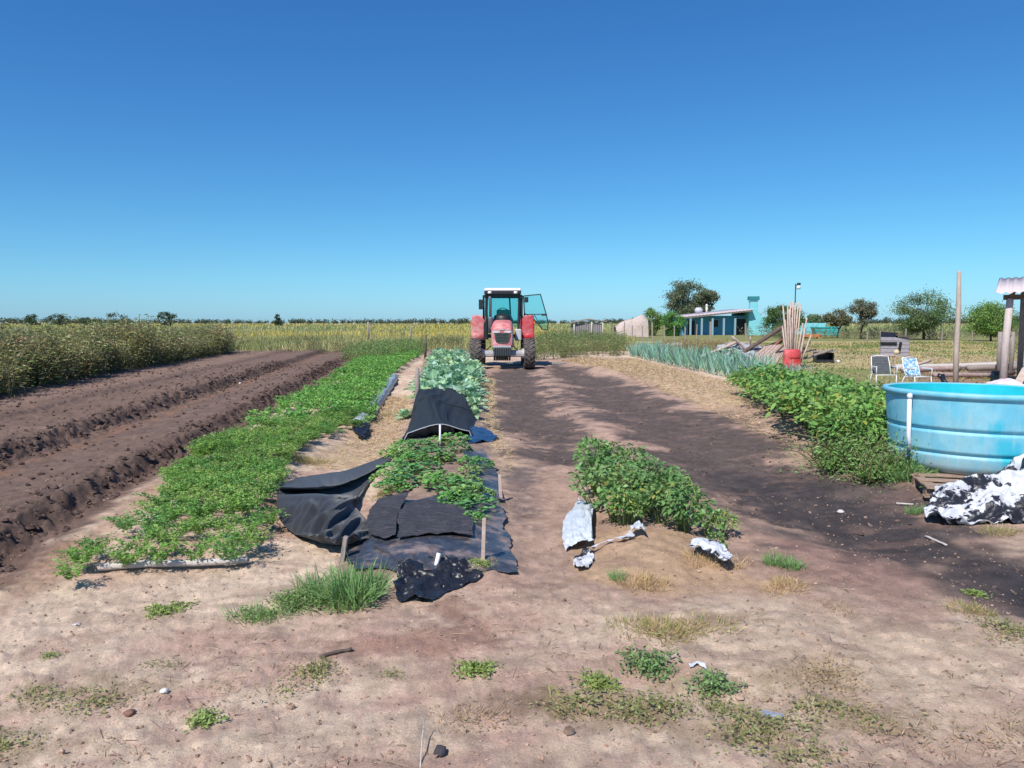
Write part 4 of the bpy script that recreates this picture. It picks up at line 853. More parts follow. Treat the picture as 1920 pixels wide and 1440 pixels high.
rock(1725, 745, .05, (.55, .45, .35), 'small tan stone behind the tank')
tag(film('paper_scrap', [[(1290, 1249), (1308, 1247), (1322, 1250)], [(1294, 1256), (1308, 1255), (1325, 1258)]], 14, 20, M_WHITEF, .012, 30, .012, 51), 'small white scrap on the soil in the lower right', 'scrap')
mb = MB(); p = at(1448, 1345); mb.box((0, 0, .012), (.085, .03, .012), R(-24)); tag(mb.build('slate_scrap', mat('slate', (.28, .31, .40), .5, noise=.2), loc=p, bevel=.003), 'flat bluish grey scrap on the soil in the lower right', 'scrap')
mb = MB(); a, b = at(788, 1440), at(798, 1372); mb.tube([a, at(792, 1405)+Vector((0, 0, .05)), at(797, 1378)+Vector((0, 0, .07))], [.003, .0025, .002], 5); tag(mb.build('dry_stalk', M_LOGP), 'thin pale dry stalk standing near the bottom edge', 'stalk')
for i, (a, b, lab) in enumerate([((1735, 1010), (1775, 1025), 'pale stick lying on the dark track below the pallet'), ((1680, 945), (1712, 948), 'pale wood chip at the edge of the track by the tank'), ((1740, 965), (1758, 968), 'small tan wood chip just right of the grass by the pallet'), ((600, 1235), (660, 1222), 'short brown twig on the soil in the middle foreground')]):
    log(at(*a)+Vector((0, 0, .012)), at(*b)+Vector((0, 0, .012)), .009, lab, M_LOGP if i < 3 else M_WOODD, 'stick', 'stick', 6, .004)

# ------------------------------------------------------------------ blue tank, pallet
def tank():
    cx, cy = 4.73, 7.83; r = .845; z0 = .128
    root = empty('water_tank', (cx, cy, gz(cx, cy)), 'big round faded turquoise plastic water tank standing on a wooden pallet', 'water tank'); root.location.z = .0
    rr = lambda z: r-.055*(1-(z-z0)/.76)
    prof = [(0, z0), (.60, z0), (.70, z0+.008), (.755, z0+.035), (.79, z0+.08)]
    z = z0+.08
    def groove(zz): return [(rr(zz-.04), zz-.04), (rr(zz)-.0, zz-.018), (rr(zz)-.018, zz-.012), (rr(zz)-.02, zz), (rr(zz)-.018, zz+.010), (rr(zz), zz+.016), (rr(zz+.04), zz+.04)]
    prof += [(rr(z0+.11), z0+.11)]+groove(.345)+groove(.57)+[(rr(.85), .85), (rr(.872), .872), (rr(.876)+.02, .879), (r+.03, .892), (r+.034, .915), (r+.024, .932), (r, .937), (r-.02, .925)]
    body = MB(); body.lathe(prof, 96)
    m = mat('tank_plastic', (.15, .50, .66), .5, noise=.10, nscale=3, dark=(.27, .56, .66), thr=(.40, .62), spec=.35, bump=.08, bscale=8)
    body.build('shell', m, root)
    inn = MB(); inn.lathe([(r-.02, .925), (rr(.86)-.02, .86), (rr(.3)-.02, .3), (.7, .2), (0, .19)], 96); inn.build('inner_wall', mat('tank_inside', (.02, .52, .60), .4, noise=.1), root)
    wt = MB(); wt.lathe([(rr(.62)-.022, .60), (0, .60)], 96); wt.build('water', mat('tank_water', (.02, .22, .26), .08, bump=.15, bscale=6), root)
    # brighter cyan patches: fresher plastic where the faded skin has worn off, mixed into the shell's colour
    n = m.node_tree; b = n.nodes['Principled BSDF']; src = b.inputs['Base Color'].links[0].from_socket; tc = n.nodes['Texture Coordinate']
    for (px, py, s) in [(1868, 806, .055), (1890, 850, .11), (1902, 868, .08)]:
        d = ray(px, py); ph = math.atan2(d.x, d.y); ox, oy = -cx, -cy; dx, dy = math.sin(ph), math.cos(ph); bq = ox*dx+oy*dy; cq = ox*ox+oy*oy-(r-.03)**2; tt = -bq-math.sqrt(max(bq*bq-cq, 0))
        hit = (ox+dx*tt, oy+dy*tt, CAM_H+d.z/math.hypot(d.x, d.y)*tt)
        vd = n.nodes.new('ShaderNodeVectorMath'); vd.operation = 'DISTANCE'; n.links.new(tc.outputs['Object'], vd.inputs[0]); vd.inputs[1].default_value = hit
        nz = n.nodes.new('ShaderNodeTexNoise'); nz.inputs['Scale'].default_value = 9; n.links.new(tc.outputs['Object'], nz.inputs[0])
        ma = n.nodes.new('ShaderNodeMath'); ma.operation = 'MULTIPLY_ADD'; n.links.new(nz.outputs[0], ma.inputs[0]); ma.inputs[1].default_value = .12; n.links.new(vd.outputs['Value'], ma.inputs[2])
        mr = n.nodes.new('ShaderNodeMapRange'); mr.inputs[1].default_value = s+.03; mr.inputs[2].default_value = s+.10; mr.inputs[3].default_value = .85; mr.inputs[4].default_value = 0; n.links.new(ma.outputs[0], mr.inputs[0])
        mx = n.nodes.new('ShaderNodeMix'); mx.data_type = 'RGBA'; n.links.new(mr.outputs[0], mx.inputs[0]); n.links.new(src, mx.inputs[6]); mx.inputs[7].default_value = (.03, .47, .62, 1); src = mx.outputs[2]
    sp = n.nodes.new('ShaderNodeSeparateXYZ'); n.links.new(tc.outputs['Object'], sp.inputs[0]); nz = n.nodes.new('ShaderNodeTexNoise'); nz.inputs['Scale'].default_value = 7; nz.inputs['Detail'].default_value = 8; nz.inputs['Roughness'].default_value = .75; n.links.new(tc.outputs['Object'], nz.inputs[0])
    ma = n.nodes.new('ShaderNodeMath'); ma.operation = 'MULTIPLY_ADD'; n.links.new(nz.outputs[0], ma.inputs[0]); ma.inputs[1].default_value = -.55; n.links.new(sp.outputs['Z'], ma.inputs[2])
    mr = n.nodes.new('ShaderNodeMapRange'); mr.inputs[1].default_value = -.12; mr.inputs[2].default_value = .10; mr.inputs[3].default_value = .75; mr.inputs[4].default_value = .0; n.links.new(ma.outputs[0], mr.inputs[0])
    mx = n.nodes.new('ShaderNodeMix'); mx.data_type = 'RGBA'; n.links.new(mr.outputs[0], mx.inputs[0]); n.links.new(src, mx.inputs[6]); mx.inputs[7].default_value = (.36, .36, .34, 1); src = mx.outputs[2]
    st = n.nodes.new('ShaderNodeTexNoise'); st.inputs['Scale'].default_value = 16; st.inputs['Detail'].default_value = 6; mp_ = n.nodes.new('ShaderNodeMapping'); mp_.inputs['Scale'].default_value = (1, 1, .16); n.links.new(tc.outputs['Object'], mp_.inputs[0]); n.links.new(mp_.outputs[0], st.inputs[0])
    mr = n.nodes.new('ShaderNodeMapRange'); mr.inputs[1].default_value = .54; mr.inputs[2].default_value = .72; mr.inputs[3].default_value = 0; mr.inputs[4].default_value = .55; n.links.new(st.outputs[0], mr.inputs[0])
    mx = n.nodes.new('ShaderNodeMix'); mx.data_type = 'RGBA'; n.links.new(mr.outputs[0], mx.inputs[0]); n.links.new(src, mx.inputs[6]); mx.inputs[7].default_value = (.36, .58, .62, 1); src = mx.outputs[2]
    n.links.new(src, b.inputs['Base Color'])
    root.rotation_euler = (R(-.3), R(.5), 0)
    # pipe hanging down the outside
    ph = math.atan2(1709-960, FPX); dx, dy = math.sin(ph), math.cos(ph); ox, oy = -cx, -cy; bq = ox*dx+oy*dy; cq = ox*ox+oy*oy-(r+.06)**2; tt = -bq-math.sqrt(bq*bq-cq); px_, py_ = dx*tt, dy*tt
    mb = MB(); mb.tube([(px_, py_, .865), (px_+.004, py_, .5), (px_+.02, py_-.005, .355)], [.021, .021, .018], 12); mb.tube([(px_, py_, .865), (px_, py_, .885), (px_+.02, py_+.035, .893)], .026, 12)
    tag(mb.build('hanging_pipe', M_PIPE), 'white pipe hanging down the left face of the turquoise tank', 'pipe')
    # pallet
    c = at(1733, 942); root = empty('pallet', (c.x, c.y, gz(c.x+.4, c.y+.4)), 'worn brown wooden pallet under the left side of the tank', 'pallet', R(-15)); root.scale = (1, 1, .82)
    wood = mat('pallet_wood', (.34, .235, .17), .85, noise=.35, nscale=5, bump=.5, bscale=25, stretch=(.6, 6, 6))
    for k, y in enumerate((.05, .30, .56, .82, 1.05)):
        mb = MB(); mb.box((.6, y, .135), (1.2, .12, .020)); mb.build('deck_board', wood, root, .003)
    for y in (.05, .5, .95): mb = MB(); mb.box((.6, y, .012), (1.2, .1, .020)); mb.build('base_board', wood, root, .003)
    for x in (.06, .6, 1.14):
        for y in (.06, .5, .94): mb = MB(); mb.box((x, y, .0655), (.10, .10, .085)); mb.build('block', wood, root, .003)
        mb = MB(); mb.box((x, .52, .1165), (.1, 1.1, .015)); mb.build('stringer', wood, root, .002)
tank()
# ------------------------------------------------------------------ tractor
def tractor():
    T = empty('tractor', (.0, 27.4, 0), 'dusty red tractor facing the camera with its right-hand cab door swung open', 'tractor')
    T.location = (Hd(942, 690, 27.2).x, 27.2, -.02)
    red = mat('red_paint', (.55, .035, .05), .38, noise=.15, nscale=3, dark=(.62, .25, .24), thr=(.45, .75), coat=.2)
    redd = mat('dusty_red', (.60, .12, .14), .5, noise=.12, nscale=4, dark=(.66, .42, .38), thr=(.42, .7))
    blk = mat('black_frame', (.018, .022, .026), .45, noise=.2); rub = mat('tyre_rubber', (.055, .050, .050), .85, noise=.4, nscale=12, dark=(.19, .14, .12), thr=(.45, .65))
    gry = mat('dusty_steel', (.42, .42, .44), .55, noise=.25, nscale=8); whi = mat('cab_roof_white', (.80, .70, .72), .45, noise=.05); rim = mat('rim_paint', (.45, .42, .42), .5)
    gl = bpy.data.materials.new('tinted_glass'); gl.use_nodes = True; n = gl.node_tree; b = n.nodes['Principled BSDF']; b.inputs['Base Color'].default_value = (.0, .35, .40, 1); b.inputs['Roughness'].default_value = .05
    tr = n.nodes.new('ShaderNodeBsdfTransparent'); tr.inputs[0].default_value = (.76, .955, .95, 1); mx = n.nodes.new('ShaderNodeMixShader'); mx.inputs[0].default_value = .06; n.links.new(tr.outputs[0], mx.inputs[1]); n.links.new(b.outputs[0], mx.inputs[2]); n.links.new(mx.outputs[0], n.nodes['Material Output'].inputs[0])
    def wheel(x, y, r, w, steer=0):
        e = bpy.data.objects.new('wheel', None); COL.objects.link(e); e.parent = T; e.location = (x, y, r); e.rotation_euler.z = steer; e.empty_display_size = .1
        ty = MB(); h = w/2
        ty.lathe([(r*.58, -h*.8), (r*.66, -h*.98), (r*.85, -h), (r*.93, -h*.92), (r*.955, -h*.5), (r*.96, 0), (r*.955, h*.5), (r*.93, h*.92), (r*.85, h), (r*.66, h*.98), (r*.58, h*.8)], 40, axis='X')
        nl = 20 if r < .6 else 24
        for k in range(nl):
            for s in (-1, 1):
                a = 6.2832*(k+(.5 if s > 0 else 0))/nl
                V = []
                for (u, da) in ((.02, .10), (1.0, -.14)):
                    for dr in (.94, 1.0):
                        for dd in (-.045, .045):
                            aa = a+da+dd*.5/r*1.1; V.append((s*u*h*.98, r*dr*math.cos(aa), r*dr*math.sin(aa)))
                ty.add(V, [(0, 1, 3, 2), (4, 6, 7, 5), (0, 4, 5, 1), (2, 3, 7, 6), (0, 2, 6, 4), (1, 5, 7, 3)])
        ty.build('tyre', rub, e)
        rm = MB(); rm.lathe([(.001, -.06), (r*.2, -.07), (r*.24, -.03), (r*.5, -.02), (r*.55, -h*.75), (r*.6, -h*.85), (r*.6, h*.85), (r*.55, h*.75), (r*.5, .02), (r*.24, .03), (r*.2, .07), (.001, .06)], 32, axis='X')
        for k in range(8): a = k*.785; rm.tube([(-.09, r*.16*math.cos(a), r*.16*math.sin(a)), (.09, r*.16*math.cos(a), r*.16*math.sin(a))], .014, 6)
        rm.build('rim', rim, e)
    wheel(-.93, -.25, .54, .38, R(3)); wheel(.93, -.25, .54, .38, R(3)); wheel(-.90, 2.2, .80, .44); wheel(.90, 2.2, .80, .44)
    # axle, engine, hood
    ax = MB(); ax.box((0, -.25, .55), (1.5, .22, .18)); ax.tube([(-.78, -.25, .55), (.78, -.25, .55)], .12, 14); ax.build('front_axle', gry, T, .02)
    for s in (-1, 1): m = MB(); m.lathe([(.001, .13), (.13, .13), (.17, .06), (.17, -.06), (.001, -.1)], 20, (s*.74, -.25, .55), axis='X'); m.build('axle_hub', gry, T)
    en = MB(); en.box((0, .75, .85), (.5, 1.9, .55)); en.box((0, 1.9, .75), (.6, 1.0, .6)); en.tube([(-.2, .2, .7), (-.3, .5, .62), (-.3, 1.2, .6)], .05, 10); en.box((.33, .7, .9), (.14, .5, .3)); en.box((-.33, 1.0, .95), (.12, .4, .25)); en.build('engine_block', blk, T, .02)
    # hood: cross sections lofted along y
    secs = [(-.62, .33, .84, 1.40), (-.58, .36, .78, 1.50), (-.42, .385, .78, 1.60), (0, .39, .82, 1.66), (.9, .39, .9, 1.72), (1.25, .37, .95, 1.74)]
    V = []; F = []; K = 11
    for (y, w, zb, zt) in secs:
        for k in range(K):
            t = k/(K-1); a = math.pi*t; cx_ = -math.cos(a); ss = math.sin(a); x = w*math.copysign(abs(cx_)**.35, cx_); z = zb+(zt-zb)*(ss**.38 if ss > 0 else 0); V.append((x, y, z))
    for i in range(len(secs)-1):
        for k in range(K-1): F.append((i*K+k, i*K+k+1, (i+1)*K+k+1, (i+1)*K+k))
    F.append(tuple(range(K-1, -1, -1))); hd = MB(); hd.add(V, F, True); ho = hd.build('hood', redd, T); hc = ho
    g = MB(); g.prism([(-.25, 1.27), (.25, 1.27), (.27, 1.22), (.23, 1.0), (.12, .93), (-.12, .93), (-.23, 1.0), (-.27, 1.22)], -.66, -.60); g.build('grille', mat('grille_mesh', (.06, .07, .065), .6, noise=.5, nscale=30), T)
    for k in range(6): m = MB(); m.box((0, -.665, .98+k*.05), (.42-.06*(k < 1), .008, .012)); m.build('grille_slat', blk, ho)
    for s in (-1, 1):
        m = MB(); m.prism([(s*.06, 1.315), (s*.29, 1.345), (s*.31, 1.30), (s*.27, 1.275), (s*.08, 1.285)], -.655, -.6); m.build('headlight', mat('lamp_glass', (.75, .72, .74), .15), T)
        m = MB(); m.box((s*.20, -.66, 1.36), (.2, .02, .03)); m.box((s*.33, -.60, 1.15), (.03, .03, .34)); m.build('nose_trim', gry, T, .005)
    m = MB(); m.box((0, -.68, .80), (.62, .12, .07)); m.build('bumper_bar', gry, T, .012)
    for k in range(8): m = MB(); m.prism([(-.75, .76), (-.95, .74), (-1.0, .5), (-.9, .33), (-.72, .33), (-.68, .5)], -.29+k*.074, -.29+k*.074+.064, 'YZ'); m.build('front_weight', blk, T, .008)
    m = MB(); m.box((0, -.45, .52), (.42, .5, .34)); m.build('weight_bracket', blk, T, .01)
    for s in (-1, 1): m = MB(); m.box((s*.392, .35, 1.42), (.008, .9, .07)); m.build('hood_stripe', whi, ho)
    m = MB(); m.tube([(-.2, -.5, .9), (-.42, -.35, .8), (-.62, -.28, .6)], .018, 6); m.tube([(.2, -.5, .9), (.42, -.35, .78), (.6, -.28, .6)], .018, 6); m.build('steering_hose', blk, T)
    m = MB(); m.bar((.15, 1.02, 1.52), (-.12, 1.05, 2.05), .018); m.build('wiper', blk, T)
    m = MB(); m.box((0, -.63, 1.385), (.16, .02, .05)); m.build('nose_badge', gry, ho)
    # fuel tank, steps
    m = MB(); m.box((.56, 1.0, 1.18), (.24, .5, .42)); m.build('side_tank', mat('grey_side_tank', (.48, .52, .52), .5, noise=.1), T, .04)
    for s in (-1, 1):
        m = MB(); m.box((s*.78, 1.35, .55), (.24, .3, .03)); m.box((s*.78, 1.35, .85), (.24, .3, .03)); m.box((s*.67, 1.5, .7), (.02, .03, .5)); m.box((s*.89, 1.5, .7), (.02, .03, .5)); m.build('step', gry if s > 0 else blk, T)
    # rear fenders
    for s in (-1, 1):
        V = []; F = []; m = MB(); K = 14
        for k in range(K):
            a = R(5+170*k/(K-1)); r = .98
            for (dx, dr) in ((-.26, -.06), (-.25, 0), (.22, .03), (.26, 0), (.26, -.10)): V.append((s*.9+dx*s, 2.2-(r+dr)*math.cos(a), .82+(r+dr)*math.sin(a)+.08))
        for k in range(K-1):
            for j in range(4): F.append((k*5+j, k*5+j+1, (k+1)*5+j+1, (k+1)*5+j))
        m.add(V, F, True); fo = m.build('rear_fender', redd if s < 0 else red, T); so_ = fo.modifiers.new('t', 'SOLIDIFY'); so_.thickness = .025
        m = MB(); m.prism([(s*.66, 1.15), (s*.66, 1.7), (s*.72, 1.87), (s*1.05, 1.90), (s*1.14, 1.8), (s*1.14, 1.15)], 1.26, 1.32); m.build('fender_front', redd if s < 0 else red, T, .03)
        m = MB(); m.box((s*1.16, 1.3, 1.62), (.05, .05, .12)); m.build('marker_lamp', mat('amber', (.6, .2, .02), .3), T, .01)
    # cab
    y0, y1 = 1.15, 2.7; zb, zt = 1.0, 2.62; hw = .70
    m = MB(); m.box((0, 1.95, 1.12), (1.2, 1.4, .12)); m.build('cab_floor', blk, T)
    # A pillars, rear pillars, rails
    for s in (-1, 1):
        m = MB(); m.bar((s*hw*.80, y0-.08, zb), (s*hw*.86, y0, zt), .065, .07); m.build('front_pillar', blk, T, .01)
        m = MB(); m.bar((s*hw*.98, y0+.35, 1.0), (s*hw, y0+.12, 1.85), .07, .06); m.bar((s*hw, y0+.12, 1.85), (s*hw, y0+.05, zt), .07, .06); m.build('door_pillar', blk, T, .01)
        m = MB(); m.bar((s*hw*.95, y1, 1.6), (s*hw*.9, y1-.05, zt), .085, .08); m.build('rear_pillar', blk, T, .01)
    m = MB(); m.box((0, y0, zt-.02), (1.3, .07, .09)); m.box((0, y1-.05, zt-.02), (1.3, .07, .09)); m.box((0, y1, 1.62), (1.3, .06, .06)); m.box((-.66, 1.9, zt-.02), (.06, 1.5, .08)); m.box((.66, 1.9, zt-.02), (.06, 1.5, .08)); m.bar((.30, y1, 1.6), (.24, y1-.04, zt), .05, .04); m.build('cab_rails', blk, T)
    def pane(name, q, par):
        m = MB(); n_ = (Vector(q[1])-Vector(q[0])).cross(Vector(q[2])-Vector(q[0])).normalized()*.004
        V = [Vector(p)-n_ for p in q]+[Vector(p)+n_ for p in q]; k = len(q); m.add(V, [tuple(range(k)), tuple(range(2*k-1, k-1, -1))]+[(i, (i+1) % k, (i+1) % k+k, i+k) for i in range(k)]); return m.build(name, gl, par)
    pane('windscreen', [(-.54, y0-.06, 1.45), (.54, y0-.06, 1.45), (.57, y0, 2.57), (-.57, y0, 2.57)], T)
    pane('rear_window', [(-.63, y1, 1.66), (.63, y1, 1.66), (.61, y1-.05, 2.57), (-.61, y1-.05, 2.57)], T)
    m = MB(); m.box((0, 1.93, 2.70), (1.30, 1.75, .10)); m.build('roof_lining', blk, T, .03)
    m = MB(); m.box((0, 1.95, 2.80), (1.36, 1.8, .15)); rf = m.build('roof', whi, T, .07); 
    m = MB(); m.box((0, 1.03, 2.715), (1.34, .06, .13)); m.build('roof_fascia', blk, T, .02)
    for s in (-1, 1): m = MB(); m.lathe([(.001, -.05), (.07, -.045), (.075, .0), (.06, .04), (.001, .05)], 16, (s*.47, .99, 2.71)); m.build('work_light', mat('work_lamp', (.8, .75, .75), .2), T)
    # left closed door and its dark lower frame, interior
    m = MB(); m.bar((-.62, y0, 1.05), (-.62, y0, 1.62), .16, .1); m.box((-.62, 1.6, 1.35), (.08, .9, .6)); m.build('left_cab_side', blk, T)
    pane('side_window', [(-.70, y0+.1, 1.65), (-.70, y1-.1, 1.65), (-.68, y1-.15, 2.55), (-.68, y0+.1, 2.55)], T)
    m = MB(); m.tube([(-.44, .82, 1.25), (-.44, .82, 1.78), (-.44, .82, 1.82)], .085, 14); m.tube([(-.44, .82, 1.7), (-.44, .82, 2.45), (-.47, .78, 2.55)], .05, 12); m.build('exhaust_stack', mat('exhaust', (.20, .22, .24), .5, metal=.5, noise=.3), T)
    m = MB(); m.box((0, 1.35, 1.62), (.74, .35, .34)); m.lathe([(.001, .14), (.2, .12), (.33, .04), (.36, -.1), (.36, -.14)], 24, (0, 1.3, 1.82)); ds = m.build('dashboard', blk, T, .04)
    m = MB(); pts = [(.21*math.cos(k*.3927), 1.55-.10*math.sin(k*.3927), 1.98+.18*math.sin(k*.3927)) for k in range(17)]; m.tube(pts, .015, 8); m.build('steering_wheel', blk, T)
    m = MB(); m.box((0, 2.15, 1.55), (.5, .5, .14)); m.box((0, 2.42, 1.82), (.5, .12, .6)); m.build('seat', mat('seat_fabric', (.22, .25, .18), .8, noise=.2), T, .06)
    # mirrors
    for s, (x, z) in ((-1, (-.80, 2.28)), (1, (.86, 2.45))):
        m = MB(); m.box((x, 1.02, z), (.14, .05, .36 if s < 0 else .2)); mo = m.build('mirror', blk, T, .015)
        m = MB(); m.bar((s*.62, 1.08, z+.1), (x, 1.04, z+.05), .025); m.build('mirror_arm', blk, mo)
    # open door (hinged at the rear edge of the door, swung forward)
    D = bpy.data.objects.new('cab_door', None); COL.objects.link(D); D.parent = T; D.location = (.76, 1.45, 0); D.rotation_euler.z = R(-9)
    q = [(.0, 2.60), (.63, 2.66), (.83, 1.98), (.92, 1.62), (.90, 1.36), (.72, 1.36), (.34, 1.80), (.04, 1.96)]
    m = MB()
    for i in range(len(q)): a, b = q[i], q[(i+1) % len(q)]; m.bar((a[0], 0, a[1]), (b[0], 0, b[1]), .042, .035)
    m.bar((.04, 0, 1.96), (.04, 0, 1.80), .05); m.build('door_frame', blk, D)
    m = MB(); m.bar((.05, -.03, 1.92), (.84, -.03, 1.93), .028, .03); m.bar((.40, -.03, 1.92), (.70, -.03, 1.42), .022); m.box((.78, -.05, 1.91), (.2, .05, .07)); m.build('door_handle', blk, D)
    pane('door_glass', [(x, 0, z) for x, z in q], D)
tractor()
# ------------------------------------------------------------------ trees
def tree(px, basepy, toppy, wpx, label, cols, kind='round', trunk_h=.3, dens=1.0, y=None, leafsz=None, seed=0, cat='tree', name='tree', gap=.0, lean=0, zb=0):
    global rng
    rng = np.random.default_rng(100+seed); random.seed(100+seed)
    if y is None: y = plane(px, basepy)[1]
    b = Hd(px, basepy, y); b.z = zb; H = Hd(px, toppy, y).z-zb; Wd = wpx/FPX*y
    root = empty(name, b, label, cat)
    tk = []; tips = []
    r0 = H*.035
    def br(p, d, L, r, lev):
        q = p+d*L*.5+Vector((random.gauss(0, .05), random.gauss(0, .05), 0))*L; e = p+d*L+Vector((random.gauss(0, .06), random.gauss(0, .06), .02))*L
        tk.append(tubeq([p, q, e], [r, r*.8, r*.6], (.10, .08, .065), 6 if lev < 2 else 4))
        if lev >= 3: tips.append(e); tips.append(q); return
        for k in range(random.choice((3, 3, 4))):
            a = random.uniform(0, 6.283); s = random.uniform(.35, .85)*(1.2 if lev == 0 else 1)
            nd = (d*.75+Vector((math.cos(a)*s*Wd/H*1.3, math.sin(a)*s*Wd/H*1.3, random.uniform(-.15, .4)))).normalized()
            br(e, nd, L*random.uniform(.62, .85), r*.6, lev+1)
    br(Vector((0, 0, -.1)), Vector((lean, 0, 1)).normalized(), H*trunk_h, r0, 0)
    tips_ = np.array([tuple(t) for t in tips])
    # fit the limb ends to the crown's envelope
    ctr = np.array([lean*H*.5, 0, H*(trunk_h+1)/2+.0]); rad = np.array([Wd*.5, Wd*.45, H*(1-trunk_h)/2*1.05])
    cl = []
    for t in tips_:
        v = (t-ctr)/rad; n_ = np.linalg.norm(v)
        if n_ > .9: t = ctr+v/n_*rad*random.uniform(.6, .92)
        cl.append(t)
    for _ in range(int(30*dens)):
        v = unit(rng.normal(0, 1, 3)); cl.append(ctr+v*rad*rng.uniform(.55, .95))
    cl = np.array(cl); ls = leafsz or max(.09, y*.0019); parts = []; cv = cvar(cols, len(cl), .35, .12)
    per = int(120*dens)
    for i, c in enumerate(cl):
        if rng.random() < gap: continue
        s = rad.mean()*rng.uniform(.12, .22); P = c+rng.normal(0, 1, (per, 3))*s*np.array([1, 1, .6]); P[:, 2] = np.maximum(P[:, 2], H*trunk_h*.55)
        D = rng.normal(0, 1, (per, 3)); D[:, 2] -= .2
        parts.append(ribbons(P, D, ls*rng.uniform(.6, 1.5, per), ls*.55, cvar(cv[i], per, .25), .2, (.3, 1, .2), 1))
        tk.append(tubeq([ctr*[.8, .8, .6], c], [r0*.22, r0*.08], (.10, .08, .065), 4))
    mobj('trunk', qmesh('trunk', *join(tk), M_DRY), parent=root); mobj('crown', qmesh('crown', *join(parts)), parent=root)
    return root
tree(1287, 618, 524, 78, 'big dark tree rising behind the blue house', (.115, .135, .085), y=125, trunk_h=.22, dens=1.6, seed=1)
tree(1322, 618, 528, 34, 'narrower tree crown just right of the big dark tree behind the house', (.12, .14, .085), y=122, trunk_h=.3, dens=.8, seed=2, gap=.2)
tree(1222, 622, 578, 40, 'bright green bush at the left end of the blue house', (.12, .20, .05), y=95, trunk_h=.08, seed=3, cat='bush', name='bush')
tree(1260, 625, 583, 50, 'vivid green shrub in front of the left end of the blue house', (.10, .24, .05), y=93, trunk_h=.08, seed=4, cat='bush', name='bush')
tree(1468, 630, 570, 80, 'round dense green tree behind the bundle of poles', (.08, .15, .04), y=92, trunk_h=.12, dens=1.3, seed=5)
tree(1528, 625, 588, 34, 'small hazy green tree between the round tree and the reddish one', (.14, .19, .09), y=110, trunk_h=.2, seed=15, gap=.2)
tree(1570, 634, 575, 44, 'small sparse reddish-green tree in the pasture', (.12, .11, .06), trunk_h=.3, seed=6, gap=.15, dens=.8)
tree(1614, 636, 561, 58, 'thin grey-leaved tree with a slender trunk in the pasture', (.13, .125, .085), trunk_h=.34, seed=7, gap=.3, dens=.8)
tree(1732, 637, 546, 112, 'wide spreading dark green tree with a forked trunk', (.105, .16, .06), trunk_h=.2, dens=1.6, seed=8, gap=.1, lean=-.1)
tree(1858, 640, 571, 108, 'dense flat-topped green tree behind the leaning post', (.13, .23, .05), trunk_h=.24, dens=1.8, seed=9)
tree(1950, 645, 572, 90, 'dark green tree at the right edge under the shelter roof', (.07, .13, .04), trunk_h=.15, dens=1.5, seed=10)
for i, (px, top, w, lab) in enumerate([(222, 584, 46, 'rounded dark bush standing out on the left horizon'), (312, 583, 34, 'dark bush with a taller twig on the left horizon'), (165, 592, 30, 'low dark bush between the two horizon bushes on the left'), (105, 590, 46, 'low long dark bush above the tall weeds at the left'), (62, 586, 26, 'small dark bush at the far left horizon'), (523, 588, 14, 'tiny lone tree on the horizon left of the tractor')]):
    tree(px, 606, top, w, lab, (.06, .085, .05), y=300, trunk_h=.04, seed=20+i, cat='bush', name='horizon_bush', dens=.7, gap=.45)
rng = np.random.default_rng(55); random.seed(55)
# individual taller weeds sticking out
def stick_weed(px, basepy, toppy, label, col, n=60, sp=.25, dry=.3):
    y = plane(px, basepy)[1]; b = Hd(px, basepy, y); H = Hd(px, toppy, y).z
    o = mobj('tall_weed', qmesh('tall_weed', *T_weed(H, n, .10, col, dry, sp)), (b.x, b.y, 0)); tag(o, label, 'tall weed')
stick_weed(18, 745, 566, 'tall dark weed spike at the far left edge above the hedge of weeds', (.07, .09, .05), 60, .10)
stick_weed(798, 668, 603, 'dark spindly weed rising above the narrow dark post', (.09, .10, .06), 60, .3)
stick_weed(675, 662, 613, 'bushy grey-green weed at the far end of the green bed', (.10, .13, .06), 90, .5)
stick_weed(470, 664, 622, 'rounded brownish weed clump at the far left end of the tilled field', (.13, .13, .07), 120, .8)
stick_weed(588, 662, 617, 'dark angular weed at the far end of the furrows', (.09, .12, .05), 90, .5)
stick_weed(860, 664, 618, 'dark weed standing left of the tractor', (.09, .12, .06), 60, .3)
stick_weed(740, 664, 606, 'thin dry weed between the green bed and the dark post', (.14, .13, .07), 60, .4)
for i, px in enumerate((40, 434, 490, 572, 640, 690, 770)):
    p = Hd(px, 605, 60); mb = MB(); mb.tube([(p.x, p.y, -.1), (p.x, p.y, .8), (p.x+.02, p.y, random.uniform(1.15, 1.4) if px != 690 else 1.65)], .045 if px not in (690, 40) else .09, 7, jit=.2)
    tag(mb.build('fence_post', M_WOODG), {0: 'whitish fence post in the weeds at the left edge', 5: 'pale fence post above the far end of the green bed'}.get(i, 'thin grey fence post in the far field'), 'fence post', 'fence posts across the far field')
